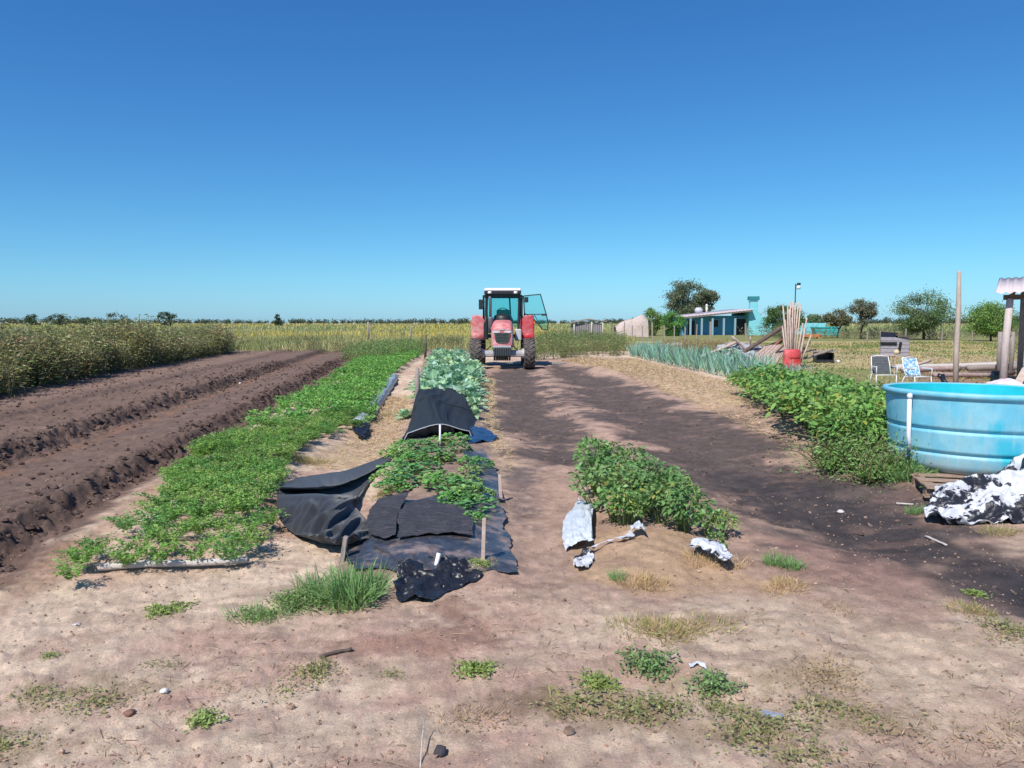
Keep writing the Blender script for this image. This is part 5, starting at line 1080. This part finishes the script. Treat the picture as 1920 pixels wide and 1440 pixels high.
# ------------------------------------------------------------------ blue house
def house():
    y = 100.; X = lambda px: Hd(px, 605, y).x; Z = lambda py, yy=y: Hd(960, py, yy).z
    H_ = empty('blue_house', (X(1360), y, 0), 'low blue house with a sloping tin veranda roof and a tall turquoise chimney', 'house'); ox = X(1360)
    bl = mat('blue_wall', (.07, .34, .60), .85, noise=.2, nscale=1.5, dark=(.12, .30, .42), thr=(.45, .7)); cy = mat('cyan_wall', (.22, .60, .66), .85, noise=.1, nscale=1); tin = mat('tin_roof', (.50, .42, .43), .5, noise=.25, nscale=1.2, stretch=(6, 1, 1))
    dk = mat('dark_opening', (.02, .025, .03), .8); ps = mat('veranda_post', (.25, .38, .45), .8)
    x0, x1, xc0, xc1 = X(1283)-ox, X(1408)-ox, X(1404)-ox, X(1438)-ox
    m = MB(); m.box(((x0+x1)/2, 1.3, 1.25), (x1-x0, .25, 2.5)); m.box((x0+.1, 4.5, 1.25), (.2, 6.3, 2.5)); m.box(((x0+x1)/2, 7.8, 1.25), (x1-x0, .2, 2.5)); m.build('wall', bl, H_)
    # gable wall and chimney
    zt = Z(580); m = MB(); m.prism([(xc0, -.05), (xc0+(xc1-xc0), -.05), (xc1, 1.7), (xc0+.9, zt), (xc0, zt)], -.1, 8.0); m.build('gable_wall', cy, H_)
    m = MB(); m.box(((xc0+xc0+1.2)/2+.05, .4, (Z(565)+zt)/2), (.95, .8, Z(565)-zt+.2)); ch = m.build('chimney', cy, H_, .03)
    m = MB(); m.box((xc0+.65, .4, Z(561)+.12), (1.25, 1.1, .5)); m.build('chimney_cap', mat('sooty_cap', (.03, .22, .26), .8, noise=.3), ch, .03)
    # roof: corrugated, rising to the right
    V = []; F = []; n = 60; zl, zr = Z(594), Z(580)
    for i in range(n+1):
        x = x0-.7+(xc0+.3-(x0-.7))*i/n
        for j in range(2): V.append((x, -1.0+9.6*j, zl+(zr-zl)*i/n+.05*math.sin(i*2.1)+.25*j*.6))
    for i in range(n): F.append((2*i, 2*i+2, 2*i+3, 2*i+1))
    m = MB(); m.add(V, F, True); r = m.build('roof', tin, H_); s = r.modifiers.new('t', 'SOLIDIFY'); s.thickness = .12
    m = MB(); m.bar((x0-.5, -.9, zl-.17), (xc0, -.9, zr-.2), .12, .16); m.build('eave_beam', M_WOODG, H_)
    for px in (1292, 1313, 1333, 1354, 1375): m = MB(); x = X(px)-ox; m.box((x, -.8, (zl-.2)/2), (.22, .22, zl-.2+.02)); m.build('veranda_post', ps, H_)
    for px, w, h, zz in ((1300, .9, 1.9, .95), (1392, 1.5, 2.1, 1.05), (1345, .8, .9, 1.5)):
        m = MB(); x = X(px)-ox; m.box((x, 1.13, zz), (w, .1, h)); d = m.build('door' if h > 1.5 else 'window', dk, H_); m = MB(); m.box((x, 1.09, zz+h/2+.04), (w+.2, .08, .08)); m.box((x-w/2-.04, 1.09, zz), (.08, .08, h)); m.box((x+w/2+.04, 1.09, zz), (.08, .08, h)); m.build('frame', ps, d)
    # roof tank and vent
    p = Hd(1310, 582, y+3); m = MB(); m.lathe([(0, .0), (.5, .05), (.52, .5), (.3, .72), (0, .75)], 20); tag(m.build('roof_barrel', mat('grey_barrel', (.5, .52, .56), .6), loc=(p.x, p.y, p.z-.35)), 'pale rounded barrel on the left part of the house roof', 'barrel')
    p = Hd(1325, 578, y+3); m = MB(); m.tube([(0, 0, -.5), (0, 0, .45)], .14, 10); m.lathe([(0, .68), (.24, .45), (.2, .42)], 12); tag(m.build('vent_pipe', M_METW, loc=(p.x, p.y, p.z-.1)), 'short white vent pipe on the house roof', 'vent')
    # low turquoise annex behind
    p = Hd(1500, 631, 108); m = MB(); m.box((0, 0, .75), (8.8, 2, 1.6)); tag(m.build('garden_wall', cy, loc=(p.x-1.2, 108, 0), bevel=.03), 'long pale turquoise wall behind the bundle of poles', 'wall')
    p = Hd(1548, 631, 96); root = empty('turquoise_tub', (p.x, 96, 0), 'bright turquoise box-like tub in the pasture under the reddish tree', 'tub'); tm = mat('bright_turq', (.02, .48, .50), .5, noise=.15)
    m = MB(); m.prism([(-1.4, 0), (1.4, 0), (1.65, 1.0), (-1.65, 1.0)], -.6, .6); m.build('tub_body', tm, root, .05); m = MB(); m.box((0, 0, 1.03), (3.5, 1.4, .12)); m.build('rim', tm, root, .03)
    p = Hd(1522, 637, 78); m = MB(); m.box((0, 0, .3), (1.6, .7, .28), R(8)); m.box((-.6, 0, .1), (.12, .5, .3)); m.box((.6, 0, .1), (.12, .5, .3)); tag(m.build('orange_bench', mat('orange_paint', (.60, .22, .08), .6, noise=.2), loc=(p.x, 78, 0), bevel=.02), 'faded orange bench on the grass right of the poles', 'bench')
house()
# pale tarp-covered pile, shed, white sack
def misc_far():
    y = 84; p = Hd(1180, 628, y); C = []
    for k, (px, top) in enumerate([(1154, 610), (1164, 600), (1176, 594), (1188, 592), (1204, 584), (1214, 592)]):
        t = Hd(px, top, y); t.z *= .86; C.append([(t.x, y-.9, .0), (t.x, y-.6, t.z*.75), (t.x, y, t.z), (t.x, y+1.2, t.z*.8), (t.x, y+1.6, 0)])
    tag(sheet('pale_tarp', C, 40, 40, mat('tarp', (.50, .40, .37), .8, noise=.2, nscale=1.5, dark=(.45, .36, .30), thr=(.45, .6)), lambda U, V_, A: .12*fbm(U*6, V_*6, 3, 3)), 'pale pinkish tarpaulin-covered pile left of the green bush', 'tarpaulin')
    y = 62; S_ = empty('plank_shed', (Hd(1103, 640, y).x, y, 0), 'low grey plank shed with a flat roof among weeds', 'shed'); w = 58/FPX*y
    grey = mat('grey_planks', (.27, .24, .25), .9, noise=.35, nscale=2, stretch=(5, 5, .6), bump=.4)
    m = MB(); n = 14
    for k in range(n): m.box((-w/2+w*(k+.5)/n, 0, .78), (w/n-.03, .05, 1.56+.1*math.sin(k*2)))
    m.build('front_boards', grey, S_); m = MB(); m.box((-w/2+.03, 1.0, .75), (.05, 1.9, 1.5)); m.box((w/2-.03, 1.0, .75), (.05, 1.9, 1.5)); m.box((0, 2.0, .75), (w, .05, 1.5)); m.build('side_boards', grey, S_)
    m = MB(); m.prism([(-w/2-.15, 1.62), (0, 1.92), (w/2+.2, 1.72), (w/2+.2, 1.66), (0, 1.84), (-w/2-.15, 1.56)], -.25, 2.2); m.build('roof', M_WOODG, S_)
    for x in (-w/2+.1, w*.1, w/2-.1): m = MB(); m.tube([(x, -.12, 0), (x, -.12, 1.65)], .07, 7, jit=.2); m.build('post', mat('shed_post', (.45, .42, .34), .85), S_)
    # picket line
    i = 0
    for px, base, top, w, lab in [(1148, 642, 612, 4, 'slanting grey stake right of the plank shed'), (1170, 641, 604, 3, None), (1186, 640, 610, 3, None), (1204, 640, 612, 3, None), (1223, 640, 604, 5, 'broad pale picket left of the vivid green shrub'), (1245, 639, 610, 4, None), (1264, 638, 611, 3, None), (1284, 638, 613, 4, None), (1305, 637, 608, 3, None), (1331, 637, 603, 5, 'whitish leaning picket in front of the veranda'), (1398, 636, 606, 4, 'dark picket in front of the turquoise gable'), (1625, 640, 622, 3, None), (1650, 640, 620, 3, None), (1697, 640, 616, 3, None), (1765, 641, 618, 3, None), (1790, 641, 619, 3, None), (1822, 641, 620, 3, None)]:
        yy = 66; a = Hd(px, 640, yy); h = Hd(px, top, yy).z; mb = MB(); mb.bar((a.x, yy, -.05), (a.x+random.uniform(-.06, .06), yy, h), w/FPX*yy, w/FPX*yy*.5)
        tag(mb.build('fence_picket', M_WOODG), lab or ('grey wooden picket of the broken fence before the blue house' if px < 1500 else 'thin fence picket on the far side of the pasture'), 'fence picket', 'pickets before the house' if px < 1500 else 'pickets beyond the pasture')
    # fence wires and distant low hedge
    tm = [T_weed(1.2, 60, .25, c, .2, .9) for c in [(.09, .12, .06), (.13, .14, .08), (.16, .14, .10)]]
    n = 260; xx = rng.uniform(26, 85, n); q = np.column_stack([xx, rng.uniform(74, 92, n), np.zeros(n)]); V = scatter(tm, q, rng.uniform(.6, 1.2, n))
    o = mobj('pasture_hedge', qmesh('pasture_hedge', *V)); tag(o, 'low grey-green scrub along the far side of the pasture', 'scrub', kind='stuff')
    # logs lying left of the debris
    for i, (a, b, r, lab) in enumerate([((1178, 647), (1262, 643), .09, 'long pale pole lying at the far end of the leek row'), ((1225, 636), (1292, 633), .13, 'thick grey log in front of the picket fence'), ((1205, 650), (1240, 646), .10, 'short tan log end near the leeks')]):
        ya = 50; A, B = Hd(*a, ya), Hd(*b, ya); A.z = r; B.z = r+.05; log(A, B, r, lab, M_WOODP if i != 1 else M_WOODG)
    t = T_weed(.6, 120, .10, (.24, .20, .09), .7, .5)
    q = in_poly(gpoly([(1240, 655), (1380, 668), (1370, 650), (1250, 645)]), 60); V = scatter([t], withz(q), rng.uniform(.6, 1.1, 60)); o = mobj('dry_weeds', qmesh('dry_weeds', *V)); tag(o, 'tan dried weeds between the leeks and the blue house', 'weeds', kind='stuff')
misc_far()
# ------------------------------------------------------------------ debris pile and poles in the red drum
def debris():
    y = 27.5
    def P(px, py, dy=0): v = Hd(px, py, y+dy); v.z = max(v.z, .04); return v
    gs = mat('grey_sheeting', (.40, .41, .43), .6, noise=.4, nscale=4, dark=(.08, .08, .09), thr=(.48, .6))
    C = [[tuple(P(px, 640+abs(px-1385)*.22, .9)) for px in (1345, 1375, 1405, 1435)], [tuple(P(px, 650+abs(px-1385)*.25, .3)+Vector((0, 0, .05))) for px in (1340, 1370, 1400, 1430)], [tuple(P(px, 675+abs(px-1385)*.1, -.3)) for px in (1335, 1368, 1398, 1425)]]
    tag(sheet('grey_sheet', C, 50, 60, gs, lambda U, V_, A: .12*(.15-np.abs(fbm(U*6, V_*6, 3, 4)))*2), 'crumpled grey sheeting draped over the scrap pile', 'sheeting')
    L = [((1300, 676), (1385, 640), .05, 'curved pale branch at the left end of the scrap pile', M_WOODP), ((1352, 698), (1478, 606), .07, 'long dark beam slanting up through the scrap pile', M_WOODD), ((1345, 690), (1420, 652), .06, 'pale pole resting on the lower left of the scrap pile', M_WOODG), ((1400, 668), (1465, 640), .06, 'dark log across the middle of the scrap pile', M_WOODD), ((1335, 668), (1400, 645), .05, 'grey branch on top of the grey sheeting', M_WOODG), ((1440, 660), (1490, 612), .05, 'reddish brown pole leaning behind the red drum', mat('red_wood', (.25, .10, .08), .8)), ((1508, 672), (1560, 656), .05, 'grey pole lying right of the red drum', M_WOODG)]
    for i, (a, b, r, lab, m) in enumerate(L): log(P(*a, -.2+.1*i), P(*b, .3+.1*i), r, lab, m, 'scrap_pole' if 'pole' in lab or 'beam' in lab else 'branch', 'pole' if 'pole' in lab or 'beam' in lab else 'branch')
    for i in range(16):
        x0_, x1_ = random.uniform(1335, 1500), random.uniform(-60, 60); a_ = P(x0_, random.uniform(660, 685), random.uniform(-.3, .8)); b_ = P(min(max(x0_+x1_, 1330), 1530), random.uniform(632, 672), random.uniform(-.2, 1.0))
        log(a_, b_, random.uniform(.02, .045), 'weathered stick tangled in the scrap pile', random.choice([M_WOODG, M_WOODD, M_WOODP, M_WOODD]), 'scrap_stick', 'stick', 7, .02, 'sticks tangled in the scrap pile')
    # leaning board panels
    bm = mat('pink_boards', (.42, .31, .27), .8, noise=.3, nscale=5, bump=.4, stretch=(4, 1, 1))
    for (q, lab, n) in [([(1388, 690), (1432, 690), (1470, 648), (1436, 648)], 'pale pinkish board panel leaning at the front of the scrap pile', 5), ([(1430, 690), (1448, 692), (1480, 655), (1466, 650)], 'narrower board leaning just left of the red drum', 2)]:
        a, b, c, d = P(*q[0], -.5), P(*q[1], -.5), P(*q[2], .4), P(*q[3], .4); m = MB()
        for k in range(n):
            u, v = k/n+.01, (k+1)/n-.015; p = [a.lerp(b, u), a.lerp(b, v), d.lerp(c, v), d.lerp(c, u)]; nn = Vector((.0, -.04, .03)); m.add(p+[w+nn for w in p], [(0, 1, 2, 3), (7, 6, 5, 4), (0, 4, 5, 1), (1, 5, 6, 2), (2, 6, 7, 3), (3, 7, 4, 0)])
        tag(m.build('board_panel', bm), lab, 'boards')
    # leafy plant in front of pile
    o = mobj('leafy_plant', qmesh('leafy_plant', *T_bush(200, .8, .45, .16, (.20, .30, .20), .5, .05)), P(1368, 692, -1.2)*1); o.location.z = 0; tag(o, 'pale green leafy plant in front of the grey sheeting', 'plant')
    # red drum: cut open on its right side
    dp = P(1484, 694, -.9); root = empty('red_drum', (dp.x, dp.y, 0), 'faded red plastic drum with a hole cut in its side', 'drum'); root.scale = (.88, .88, .9); rd = mat('drum_red', (.60, .07, .08), .5, noise=.2, nscale=5, dark=(.66, .25, .24), thr=(.5, .7))
    m = MB(); m.lathe([(.30, 0), (.345, .04), (.33, .2), (.35, .25), (.33, .3), (.33, .5), (.35, .55), (.33, .6), (.32, .72), (.28, .76), (.24, .76)], 36, a0=R(-50), a1=R(240), close=False); b_ = m.build('drum_body', rd, root); s = b_.modifiers.new('t', 'SOLIDIFY'); s.thickness = .015
    m = MB(); m.lathe([(0, .02), (.30, .02)], 30); m.build('drum_base', rd, root); b_.rotation_euler.z = R(10)
    m = MB(); m.lathe([(.33, .40), (.34, .5), (.34, .74), (.33, .76)], 16, a0=R(-122), a1=R(-48), close=False); f = m.build('drum_front', rd, root); f.modifiers.new('t', 'SOLIDIFY').thickness = .012
    m = MB(); m.tube([(.12, -.38, .16), (.20, -.46, .05)], .06, 10); m.build('spout', rd, root)
    # fan of poles: each one of its own
    poles = [(1468, 572, 1478), (1477, 573, 1480), (1482, 566, 1482), (1487, 565, 1484), (1492, 568, 1485), (1497, 567, 1487), (1501, 571, 1489), (1467, 612, 1478), (1480, 580, 1483), (1513, 596, 1494), (1505, 606, 1490), (1521, 628, 1497), (1490, 572, 1486), (1472, 600, 1476), (1509, 618, 1496)]
    nm = ['leftmost tall pole of the fan above the red drum', None, None, 'highest pole of the fan above the red drum', None, None, 'rightmost of the tall poles above the red drum', 'short pole sticking out left of the fan', None, 'mid-height pole leaning right out of the fan', None, 'shortest pole pointing low to the right of the fan', None, None, None]
    for i, (tx, ty, bx) in enumerate(poles):
        dy = random.uniform(-.2, .25); a = Hd(bx, 692, 27.2+dy); a.z = .03; b = Hd(tx, ty, 27.2+dy+.2); mb = MB(); mb.tube([a, a.lerp(b, .5)+Vector((random.uniform(-.02, .02), 0, 0)), b], [.032, .03, .024], 7, jit=.1)
        tag(mb.build('cane_pole', M_WOODP), nm[i] or 'pale thin pole in the thick of the fanned bundle', 'pole', 'poles fanned out of the red drum')
    # pole with lamp behind
    p = Hd(1490, 600, 70); root = empty('lamp_pole', (p.x, 70, 0), 'thin dark pole with a small white lamp on top behind the bundle of poles', 'lamp pole'); h = Hd(1490, 532, 70).z
    m = MB(); m.tube([(0, 0, 0), (0, 0, h)], [.07, .05], 8); m.build('pole', M_DARKPAINT, root); m = MB(); m.lathe([(0, 0), (.16, .02), (.2, .25), (.12, .32), (0, .33)], 14, (.26, 0, h-.5)); m.build('lamp_head', M_METW, root); m = MB(); m.bar((0, 0, h-.2), (.3, 0, h-.05), .05); m.lathe([(0, 0), (.16, .0), (.16, .2), (0, .22)], 12, (.28, 0, h-.12)); m.build('lamp_bracket', M_DARKPAINT, root)
    # dark open crate
    p = Hd(1546, 678, 31); root = empty('black_crate', (p.x, 31, 0), 'black open crate lying under a pale plank right of the red drum', 'crate', R(-8))
    m = MB(); m.box((0, .2, .02), (.66, .5, .03)); m.box((-.33, .2, .2), (.03, .5, .4)); m.box((.33, .2, .2), (.03, .5, .4)); m.box((0, .45, .2), (.66, .03, .4)); m.build('crate_body', M_BLACK, root); m = MB(); m.box((0, -.04, .06), (.66, .03, .12)); m.build('crate_lip', M_DARKPAINT, root)
    m = MB(); m.box((p.x-.2, 31.15, .45), (1.35, .5, .04), R(-4)); tag(m.build('plank', M_WOODG, bevel=.005), 'pale plank resting on top of the black crate', 'plank')
    m = MB(); m.tube([(p.x+.42, 30.8, .06), (p.x+.52, 30.8, .06)], .06, 10); tag(m.build('tin_can', M_METW), 'small pale tin lying right of the black crate', 'tin')
debris()
# ------------------------------------------------------------------ hutch, chairs, post, shelter
def yard():
    gw = mat('hutch_wood', (.33, .30, .33), .85, noise=.3, nscale=4, bump=.4, stretch=(1, 1, 6))
    y = 27.; p = Hd(1676, 690, y); root = empty('wooden_hutch', (p.x, y, 0), 'grey wooden hutch on short legs with a dark tarred lid', 'hutch', R(-24))
    z0, z1 = Hd(1676, 668, y).z, Hd(1676, 632, y).z
    m = MB()
    for k in range(5): m.box((0, 0, z0+(z1-z0)*(k+.5)/5), (.86, .03, (z1-z0)/5-.012))
    m.build('front_boards', gw, root); m = MB()
    for k in range(5): m.box((.43, .26, z0+(z1-z0)*(k+.5)/5), (.03, .52, (z1-z0)/5-.012)); m.box((-.43, .26, z0+(z1-z0)*(k+.5)/5), (.03, .52, (z1-z0)/5-.012))
    m.box((0, .52, (z0+z1)/2), (.86, .03, z1-z0)); m.build('side_boards', gw, root)
    m = MB(); m.box((.16, -.022, z0+.30), (.09, .012, .40), Matrix.Rotation(R(8), 3, 'Y')); m.build('door_gap', mat('gap', (.012, .01, .01), .9), root)
    m = MB(); m.add([(-.46, -.06, z1-.26), (.06, -.06, z1-.26), (.10, .5, z1+.10), (-.44, .5, z1+.14), (-.46, -.1, z1-.22), (.06, -.1, z1-.22), (.12, .5, z1+.14), (-.44, .5, z1+.18)], [(0, 3, 2, 1), (4, 5, 6, 7), (0, 1, 5, 4), (1, 2, 6, 5), (2, 3, 7, 6), (3, 0, 4, 7)]); m.build('tarred_lid', M_BLACK, root)
    m = MB(); m.add([(.02, -.08, z1+.06), (.52, -.08, z1-.04), (.52, .58, z1-.04), (.02, .58, z1+.06), (.02, -.08, z1+.10), (.52, -.08, z1), (.52, .58, z1), (.02, .58, z1+.10)], [(0, 3, 2, 1), (4, 5, 6, 7), (0, 1, 5, 4), (1, 2, 6, 5), (2, 3, 7, 6), (3, 0, 4, 7)]); m.build('roof_board', M_WOODD, root)
    for x in (-.4, .4):
        for yy in (.02, .5): m = MB(); m.box((x, yy, z0/2), (.06, .06, z0)); m.build('leg', gw, root)
    # table in front
    y = 24.; p = Hd(1658, 700, y); zt = Hd(1658, 666, y).z; root = empty('small_table', (p.x-.05, y, 0), 'small pale table standing in front of the grey hutch', 'table')
    m = MB(); m.box((0, 0, zt), (.62, .45, .03)); m.build('table_top', M_WOODP, root, .004)
    for x in (-.27, .27):
        for yy in (-.18, .18): m = MB(); m.box((x, yy, zt/2-.01), (.035, .035, zt-.03)); m.build('leg', M_WOODP, root)
    p = Hd(1681, 663, y); rockm = MB(); rockm.lathe([(0, 0), (.07, .02), (.09, .09), (.05, .15), (0, .16)], 16); tag(rockm.build('tan_pot', mat('tan_pot_m', (.62, .50, .30), .7, noise=.15), loc=(p.x, y, zt+.015)), 'small round tan pot on the right corner of the small table', 'pot')
    # lawn chairs
    def chair(px, basepy, yy, label, fab, rz, frame, name='lawn_chair'):
        p = Hd(px, basepy, yy); rt = empty(name, (p.x, yy, gz(p.x, yy)), label, 'lawn chair', rz); rt.scale = (.86, .86, .86)
        for s in (-1, 1):
            m = MB(); m.tube([(s*.27, -.28, 0), (s*.27, -.26, .40), (s*.27, .02, .60)][:2], .012, 8); m.build('front_leg', frame, rt)
            m = MB(); m.tube([(s*.27, .32, 0), (s*.27, .12, .38)], .012, 8); m.build('rear_leg', frame, rt)
            m = MB(); m.tube([(s*.27, -.27, .40), (s*.275, -.28, .58), (s*.275, .10, .60)], .012, 8); m.box((s*.275, -.1, .61), (.045, .34, .022)); m.build('armrest', frame, rt)
            m = MB(); m.tube([(s*.25, .10, .36), (s*.25, .20, .62), (s*.23, .30, .88)], .013, 8); m.build('back_upright', frame, rt)
        m = MB(); m.tube([(-.23, .30, .88), (0, .315, .905), (.23, .30, .88)], .013, 8); m.tube([(-.27, -.26, .38), (.27, -.26, .38)], .012, 8); m.tube([(-.27, .13, .36), (.27, .13, .36)], .012, 8); m.tube([(-.27, -.28, .05), (.27, -.28, .05)], .011, 8); m.build('cross_rails', frame, rt)
        def web(name_, f, nu, nv):
            ob = MB()
            for k in range(nu):
                u = (k+.5)/nu; a = f(u-.42/nu, 0, .004*(k % 2)); b = f(u-.42/nu, 1, .004*(k % 2)); c = f(u+.42/nu, 1, .004*(k % 2)); d = f(u+.42/nu, 0, .004*(k % 2)); ob.add([a, d, c, b], [(0, 1, 2, 3)])
            for k in range(nv):
                v = (k+.5)/nv; a = f(0, v-.42/nv, -.006); b = f(0, v+.42/nv, -.006); c = f(1, v+.42/nv, -.006); d = f(1, v-.42/nv, -.006); ob.add([a, d, c, b], [(0, 1, 2, 3)])
            o = ob.build(name_, fab, rt); o.modifiers.new('t', 'SOLIDIFY').thickness = .003; return o
        web('back_webbing', lambda u, v, d: (-.235+.47*u, .11+.19*v-d, .40+.47*v), 6, 6); web('seat_webbing', lambda u, v, d: (-.25+.5*u, -.25+.36*v, .385-.02*v+d), 6, 5)
    chair(1716, 742, 18.6, 'white-framed lawn chair with blue and white checked webbing', mat('blue_webbing', (.10, .36, .62), .7, dark=(.62, .72, .78), thr=(.46, .52), nscale=16), R(14), M_METW)
    chair(1654, 742, 18.8, 'white-framed lawn chair with dark grey webbing left of the blue one', mat('dark_webbing', (.07, .08, .09), .8, noise=.3), R(-6), M_METW)
    # leaning tall post
    b = Hd(1792, 728, 18.6); b.z = -.1; t = Hd(1798, 511, 18.6); mb = MB(); mb.tube([b, b.lerp(t, .35)+Vector((-.01, 0, 0)), b.lerp(t, .7)+Vector((.015, 0, 0)), t, t+Vector((.01, 0, .04))], [.062, .06, .055, .045, .02], 10, jit=.08); tag(mb.build('tall_post', mat('tall_post_wood', (.46, .38, .32), .85, noise=.3, nscale=4, bump=.5, stretch=(5, 5, .6))), 'tall slightly leaning bare wooden post behind the tank', 'post')
    # old wide stump post
    b = Hd(1883, 702, 24); m = MB(); 
    for s in (-.16, .17): m.tube([(b.x+s, 24, -.1), (b.x+s*1.25, 24, .7), (b.x+s*1.1, 24, Hd(1883, 622, 24).z)], [.07, .065, .07], 9, jit=.15)
    m.box((b.x, 24.0, Hd(1883, 623, 24).z-.05), (.42, .10, .10)); tag(m.build('frame_post', M_WOODG), 'old grey double post standing behind the shelter column', 'post')
    # shelter
    y = 18.3; p = Hd(1884, 722, y); root = empty('open_shelter', (p.x, y, 0), 'open shelter with a corrugated sheet roof on a round pale column', 'shelter', R(-33)); zt = Hd(1884, 560, y).z
    m = MB(); m.tube([(-.04, 0, -.1), (-.03, 0, zt*.5), (.02, 0, zt)], [.085, .08, .075], 12, jit=.05); m.build('column', mat('column_wood', (.52, .44, .42), .85, noise=.2, nscale=4, bump=.3, stretch=(4, 4, .6)), root)
    m = MB(); m.tube([(3.6, .2, -.1), (3.6, .2, zt+.2)], .08, 10); m.build('column', M_WOODG, root); 
    for cx_ in (.3, 3.6): m = MB(); m.tube([(cx_, 3.2, -.1), (cx_, 3.2, zt+.5)], .07, 10); m.build('rear_column', M_WOODG, root)
    m = MB(); m.bar((-.12, 0, zt+.03), (3.9, 0, zt+.12), .10, .12); m.bar((-.05, 3.2, zt+.45), (3.9, 3.2, zt+.5), .10, .12); m.bar((.05, -.1, zt+.08), (.15, 3.4, zt+.55), .09); m.build('roof_beam', M_WOODD, root)
    V = []; F = []; n = 190; 
    for i in range(n+1):
        x = -.28+4.3*i/n
        for j in range(3): V.append((x, -.35+2.05*j, zt+.13+.05*x*.5+.02*math.sin(i*2*math.pi/7.5)+.27*j))
    for i in range(n):
        for j in range(2): F.append((3*i+j, 3*i+3+j, 3*i+4+j, 3*i+1+j))
    m = MB(); m.add(V, F, True); r = m.build('corrugated_roof', mat('fibre_sheet', (.58, .50, .50), .7, noise=.2, nscale=3), root); r.modifiers.new('t', 'SOLIDIFY').thickness = .008
    # sack, planks, timber stack, dark hose
    C = []
    for k, (px, hz) in enumerate([(1848, 727), (1862, 718), (1878, 713), (1893, 712), (1905, 718), (1916, 728)]):
        t = Hd(px, hz, 15.5); z = max(t.z, .1); C.append([(t.x, 15.0, .0), (t.x, 15.15, z*.8), (t.x, 15.5, z), (t.x, 15.9, z*.7), (t.x, 16.1, 0)])
    tag(sheet('cloth_bundle', C, 36, 36, mat('pink_cloth', (.66, .52, .54), .8, noise=.1, dark=(.72, .68, .68), thr=(.45, .6)), lambda U, V_, A: .05*fbm(U*7, V_*7, 9, 3)*2), 'pinkish white bundle of cloth behind the right part of the tank', 'cloth bundle')
    m = MB(); a = Hd(1898, 722, 16.4); m.bar(a-Vector((0, 0, .2)), Hd(1925, 690, 17), .16, .03); tag(m.build('leaning_board', M_WOODP, bevel=.004), 'tan board leaning at the right edge behind the cloth bundle', 'board')
    log(Hd(1768, 722, 15)*1, Hd(1760, 703, 15.2), .03, 'black curved hose end sticking up behind the tank', M_BLACK, 'black_hose', 'hose')
    o = bpy.data.objects['black_hose']; bpy.data.objects.remove(o); m = MB(); m.tube([Hd(1790, 728, 13.5), Hd(1778, 722, 13.6), Hd(1769, 714, 13.7), Hd(1766, 704, 13.8), Hd(1762, 703, 13.8), Hd(1759, 708, 13.8)], [.035, .04, .045, .05, .04, .03], 10); tag(m.build('black_hose', M_BLACK), 'black curved hose end sticking up behind the tank', 'hose')
    W2 = mat('red_grey_timber', (.36, .26, .24), .85, noise=.35, nscale=3, bump=.4)
    for i, (a, b, r, yy, lab) in enumerate([((1680, 690), (1905, 683), .10, 26, 'long pale log on top of the timber behind the chairs'), ((1690, 699), (1800, 697), .09, 25, 'reddish log left of the tall post'), ((1815, 690), (1960, 688), .11, 24.5, 'thick log passing behind the shelter column'), ((1820, 702), (1900, 699), .08, 23, 'dark short log below the thick one'), ((1690, 692), (1745, 676), .05, 25, 'thin tan plank propped between the chairs and the hutch'), ((1750, 703), (1860, 706), .07, 22, 'low brown log lying on the reddish soil')]):
        A, B = Hd(*a, yy), Hd(*b, yy+.6); A.z = max(A.z, r*.9); B.z = max(B.z, r*.9); log(A, B, r, lab, [M_LOGP, W2, M_WOODG, M_WOODD, M_WOODP, W2][i])
    tuft(1870, 708, 'mixdry', 2.6, 'green weeds growing below the logs by the shelter column', n=8, spread=.5)
    for px, py, s, lab in [(1640, 760, 1.0, 'spindly weed with thin stems left of the tank rim'), (1625, 745, .8, 'dry weed standing near the dark lawn chair')]:
        x, yy = plane(px, py); o = mobj('yard_weed', qmesh('yard_weed', *T_weed(.6*s, 70, .06, (.16, .19, .07), .4, .25)), (x, yy, gz(x, yy))); tag(o, lab, 'weed')
yard()
